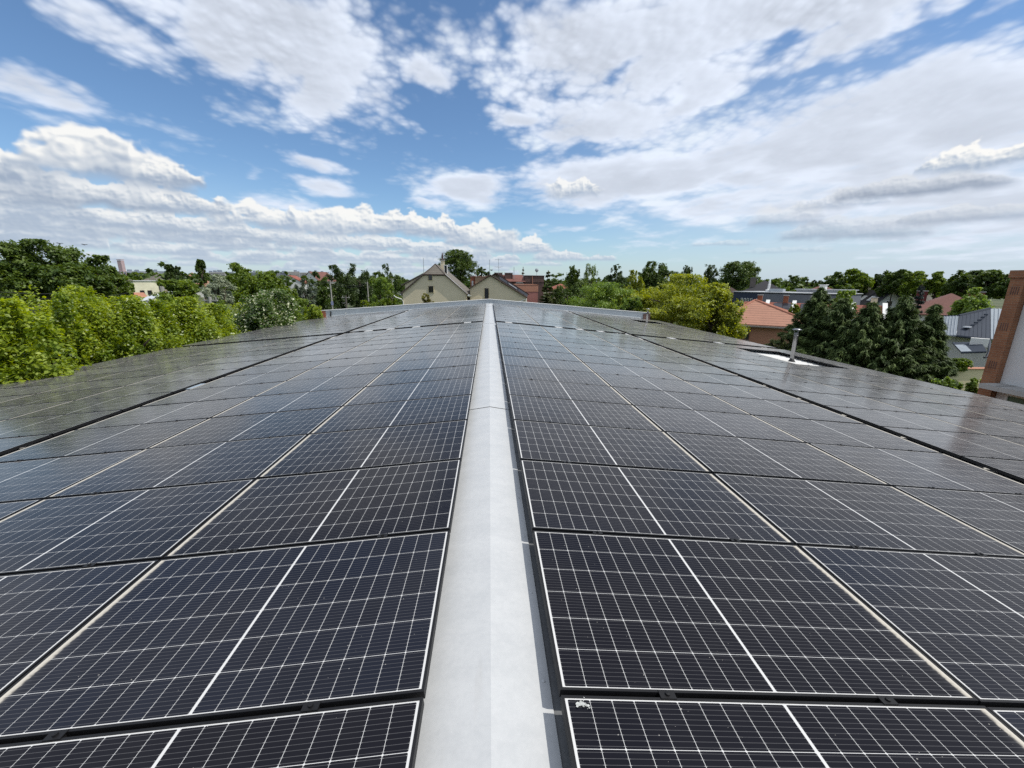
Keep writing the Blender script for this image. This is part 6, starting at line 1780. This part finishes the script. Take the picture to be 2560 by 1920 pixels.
    tree('broadleaf_tree', 'dark broad tree closing the gap below the small red hipped roof', 'tree', 1405, 722, 46, 66, G['dark'], y_bot=797, n=5000, leaf=.36, seed=125, group=GB)
    tree('broadleaf_tree', 'dark broad tree under the sparse birch, behind the fresh green bush', 'tree', 1480, 700, 70, 70, G['dark'], y_bot=797, n=8000, leaf=.38, seed=126, group=GB, lobes=20, lobe_r=.34)
    tree('broadleaf_tree', 'dark tree under the blunt-topped one, behind the golden crown', 'tree', 1570, 695, 50, 72, G['dark'], y_bot=797, n=6000, leaf=.38, seed=127, group=GB)
    tree('broadleaf_tree', 'fresh green bush spilling over the parapet end', 'tree', 1505, 709, 92, 39, G['fresh'], y_bot=837, n=13000, leaf=.24, seed=65, group=GB, lobes=22, lobe_r=.30, open_=.1)
    tree('shrub', 'fresh green low bush right against the parapet end', 'shrub', 1570, 745, 36, 37, G['fresh'], y_bot=815, n=6000, leaf=.22, seed=66, group=GB, lobes=14)
    tree('yellow_tree', 'yellow-green tree with layered crown, largest right of the parapet', 'tree', 1690, 692, 158, 38, G['olive'], y_bot=858, n=36000, leaf=.24, seed=67, group=GB, lobes=40, lobe_r=.24, open_=.12, spread=.12)
    tree('yellow_tree', 'yellow-green low crown at the left foot of the layered tree', 'tree', 1590, 722, 82, 40, G['olive'], y_bot=825, n=13000, leaf=.24, seed=136, group=GB, lobes=26, lobe_r=.26, open_=.12, spread=.12)
    tree('yellow_tree', 'yellow-green crown leaning over the orange hipped roof', 'tree', 1792, 712, 78, 36, G['olive'], y_bot=862, n=14000, leaf=.24, seed=68, group=GB, lobes=26, lobe_r=.26, open_=.15, spread=.12)
    tree('yellow_tree', 'small golden crown rising at the left shoulder of the layered tree', 'tree', 1588, 678, 24, 44, G['olive'], y_bot=782, n=4500, leaf=.25, seed=69, group=GB, lobes=14, lobe_r=.3)
    tree('broadleaf_tree', 'large domed dark olive tree behind the yellow-green crown', 'tree', 1643, 656, 36, 76, G['dark'], y_bot=742, n=8000, leaf=.38, seed=70, group=GB, lobes=22, lobe_r=.30)
    tree('broadleaf_tree', 'low dark tree at the right foot of the domed olive tree', 'tree', 1694, 680, 30, 78, G['dark'], y_bot=744, n=4200, leaf=.38, seed=71, group=GB)
    tree('broadleaf_tree', 'bluish dark upright tree between domed tree and its twin', 'tree', 1725, 667, 20, 92, G['deep'], y_bot=746, n=3600, leaf=.42, seed=72, group=GB, lw=.4)
    tree('broadleaf_tree', 'bluish dark tree with spiky top, second of the pair', 'tree', 1772, 664, 25, 92, G['deep'], y_bot=746, n=4200, leaf=.42, seed=73, group=GB, lw=.4, lobes=20)
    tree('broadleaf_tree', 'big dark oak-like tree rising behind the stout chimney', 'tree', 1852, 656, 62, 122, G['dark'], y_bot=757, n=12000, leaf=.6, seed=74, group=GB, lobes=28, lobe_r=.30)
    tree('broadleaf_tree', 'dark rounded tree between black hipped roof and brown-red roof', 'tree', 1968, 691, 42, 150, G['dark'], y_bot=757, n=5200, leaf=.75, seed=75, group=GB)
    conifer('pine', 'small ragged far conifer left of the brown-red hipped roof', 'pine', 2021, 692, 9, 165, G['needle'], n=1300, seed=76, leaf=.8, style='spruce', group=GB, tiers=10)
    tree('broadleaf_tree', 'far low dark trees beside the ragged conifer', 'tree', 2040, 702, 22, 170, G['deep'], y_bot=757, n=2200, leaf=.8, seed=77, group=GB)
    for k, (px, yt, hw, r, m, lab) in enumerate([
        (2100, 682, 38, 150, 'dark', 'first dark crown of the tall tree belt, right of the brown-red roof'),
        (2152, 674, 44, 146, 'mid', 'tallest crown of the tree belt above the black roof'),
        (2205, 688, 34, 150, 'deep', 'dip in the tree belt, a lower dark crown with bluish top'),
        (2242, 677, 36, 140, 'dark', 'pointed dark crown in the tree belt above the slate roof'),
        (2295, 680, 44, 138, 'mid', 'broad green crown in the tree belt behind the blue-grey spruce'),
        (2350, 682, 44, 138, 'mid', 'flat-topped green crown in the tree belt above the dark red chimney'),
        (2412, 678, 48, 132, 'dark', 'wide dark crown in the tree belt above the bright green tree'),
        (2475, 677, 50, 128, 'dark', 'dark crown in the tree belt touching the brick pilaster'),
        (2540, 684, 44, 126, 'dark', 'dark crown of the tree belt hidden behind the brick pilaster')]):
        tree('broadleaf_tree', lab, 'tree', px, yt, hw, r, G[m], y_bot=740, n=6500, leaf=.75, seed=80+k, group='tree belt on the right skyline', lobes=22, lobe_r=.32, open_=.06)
    tree('broadleaf_tree', 'bright green spreading tree above the dark metal roof', 'tree', 2450, 724, 62, 62, G['fresh'], y_bot=822, n=13000, leaf=.34, seed=95, group=GB, lobes=24, lobe_r=.30)
    tree('broadleaf_tree', 'light green bushy tree before the black-roofed house', 'tree', 2118, 728, 30, 52, G['fresh'], y_bot=797, n=4500, leaf=.30, seed=96, group=GB)
    tree('broadleaf_tree', 'green bush in front of the second terrace roof', 'tree', 1995, 762, 24, 50, G['mid'], y_bot=822, n=4500, leaf=.26, seed=97, group=GB)
    conifer('blue_spruce', 'blue-grey spruce with drooping tiers before the slate roof', 'spruce', 2307, 708, 34, 48, G['blue'], n=9000, seed=98, leaf=.32, style='spruce', group=GB, tiers=18)
    # right: the row of dark cypresses
    GC = 'dark cypresses beyond the east eave'
    conifer('cypress', 'dark cypress with the slimmest pointed top, behind the flue pipe', 'cypress', 2055, 720, 106, 33, G['cypress'], n=16000, seed=101, leaf=.30, group=GC, tiers=24)
    conifer('cypress', 'dark cypress second from the orange hipped roof', 'cypress', 2110, 746, 118, 31.5, G['cypress'], n=15000, seed=102, leaf=.30, group=GC, tiers=22)
    conifer('cypress', 'dark cypress in the middle of the row, with a browning lower bough', 'cypress', 2182, 756, 122, 30.5, G['cypress'], n=15000, seed=103, leaf=.30, group=GC, tiers=22)
    conifer('cypress', 'bushiest dark cypress, directly below the slate roof', 'cypress', 2266, 743, 138, 31, G['cypress'], n=18000, seed=104, leaf=.30, group=GC, tiers=24)
    conifer('cypress', 'dark cypress whose feathery boughs reach over the pale metal slope', 'cypress', 2340, 764, 98, 31.5, G['cypress'], n=15000, seed=105, leaf=.32, group=GC, tiers=20, rise=.28)
    for k, (px, yt, hw) in enumerate(((1930, 850, 16), (1960, 838, 16), (1985, 838, 20))):
        conifer('thuja', ['small upright thuja nearest the salmon wall window', 'middle small thuja before the salmon wall', 'small thuja beside the cypress row, before the salmon wall'][k], 'thuja', px, yt, hw, 31, G['needle'], n=1800, seed=110+k, leaf=.18, group=GC, tiers=12)
    tree('hedge_bush', 'dense clipped dark bush against the end of the cream wall', 'shrub', 2288, 908, 44, 31.5, G['deep'], z_bot=-4.9, n=9000, leaf=.13, seed=115, group=GC, lobes=22, lobe_r=.36)
    tree('hedge_bush', 'low dark bush before the grey garden wall', 'shrub', 2195, 911, 30, 32, G['deep'], z_bot=-4.9, n=4000, leaf=.14, seed=116, group=GC)
    tree('hedge_bush', 'green hedge top showing above the cream garden wall', 'hedge', 2395, 900, 66, 37.5, G['mid'], y_bot=925, n=6000, leaf=.16, seed=117, group=GC, depth=.4, trunk=False)
    tree('vine_shrub', 'big-leaved light green shrub below the cream garden wall', 'shrub', 2372, 950, 46, 26, G['fresh'], z_bot=-4.9, n=4500, leaf=.17, seed=118, group=GC, lw=.8, lobes=16)
    tree('vine_shrub', 'big-leaved light green shrub at the foot of the brick pilaster', 'shrub', 2432, 950, 40, 24.5, G['fresh'], z_bot=-4.9, n=4000, leaf=.17, seed=119, group=GC, lw=.8, lobes=16)
plant_all()

def far_woods():
    """Distant tree cover closing the view to the horizon, too far off to count."""
    rng = np.random.RandomState(99); P, N, T, Ls = [], [], [], []
    def add(c, rx, rz, n, leaf):
        p, nr, ti = broad_crown(rng, (1, 1, 1), n, 10, 20, leaf, lobe_r=.42)
        P.append(p*np.array([rx, rx, rz])+np.array(c)); N.append(nr); T.append(ti); Ls.append(leaf*rng.uniform(.7, 1.3, n))
    for k in range(900):
        a = math.radians(rng.uniform(-62, 66)); r = 130*math.exp(rng.uniform(0, 2.1))
        if -20 < math.degrees(a) < -15 and r < 175: continue
        h = rng.uniform(6.2, 9.0)+(r-130)*.0010; w = rng.uniform(4, 8)
        add((r*math.sin(a), r*math.cos(a), GROUND+h*.5), w, h*.52, 260, 1.0+r*.0016)
    p, nr, ti, L = np.vstack(P), np.vstack(N), np.concatenate(T), np.concatenate(Ls)
    me = leaf_mesh('far_woods', p, nr, rng.normal(0, 1, (len(p), 3)), L, L*.7, ti, G['dark'])
    o = bpy.data.objects.new('far_woods', me); COL.objects.link(o)
    tag(o, 'far-off dark woods and garden trees running along the horizon', 'woods', kind='stuff')
far_woods()
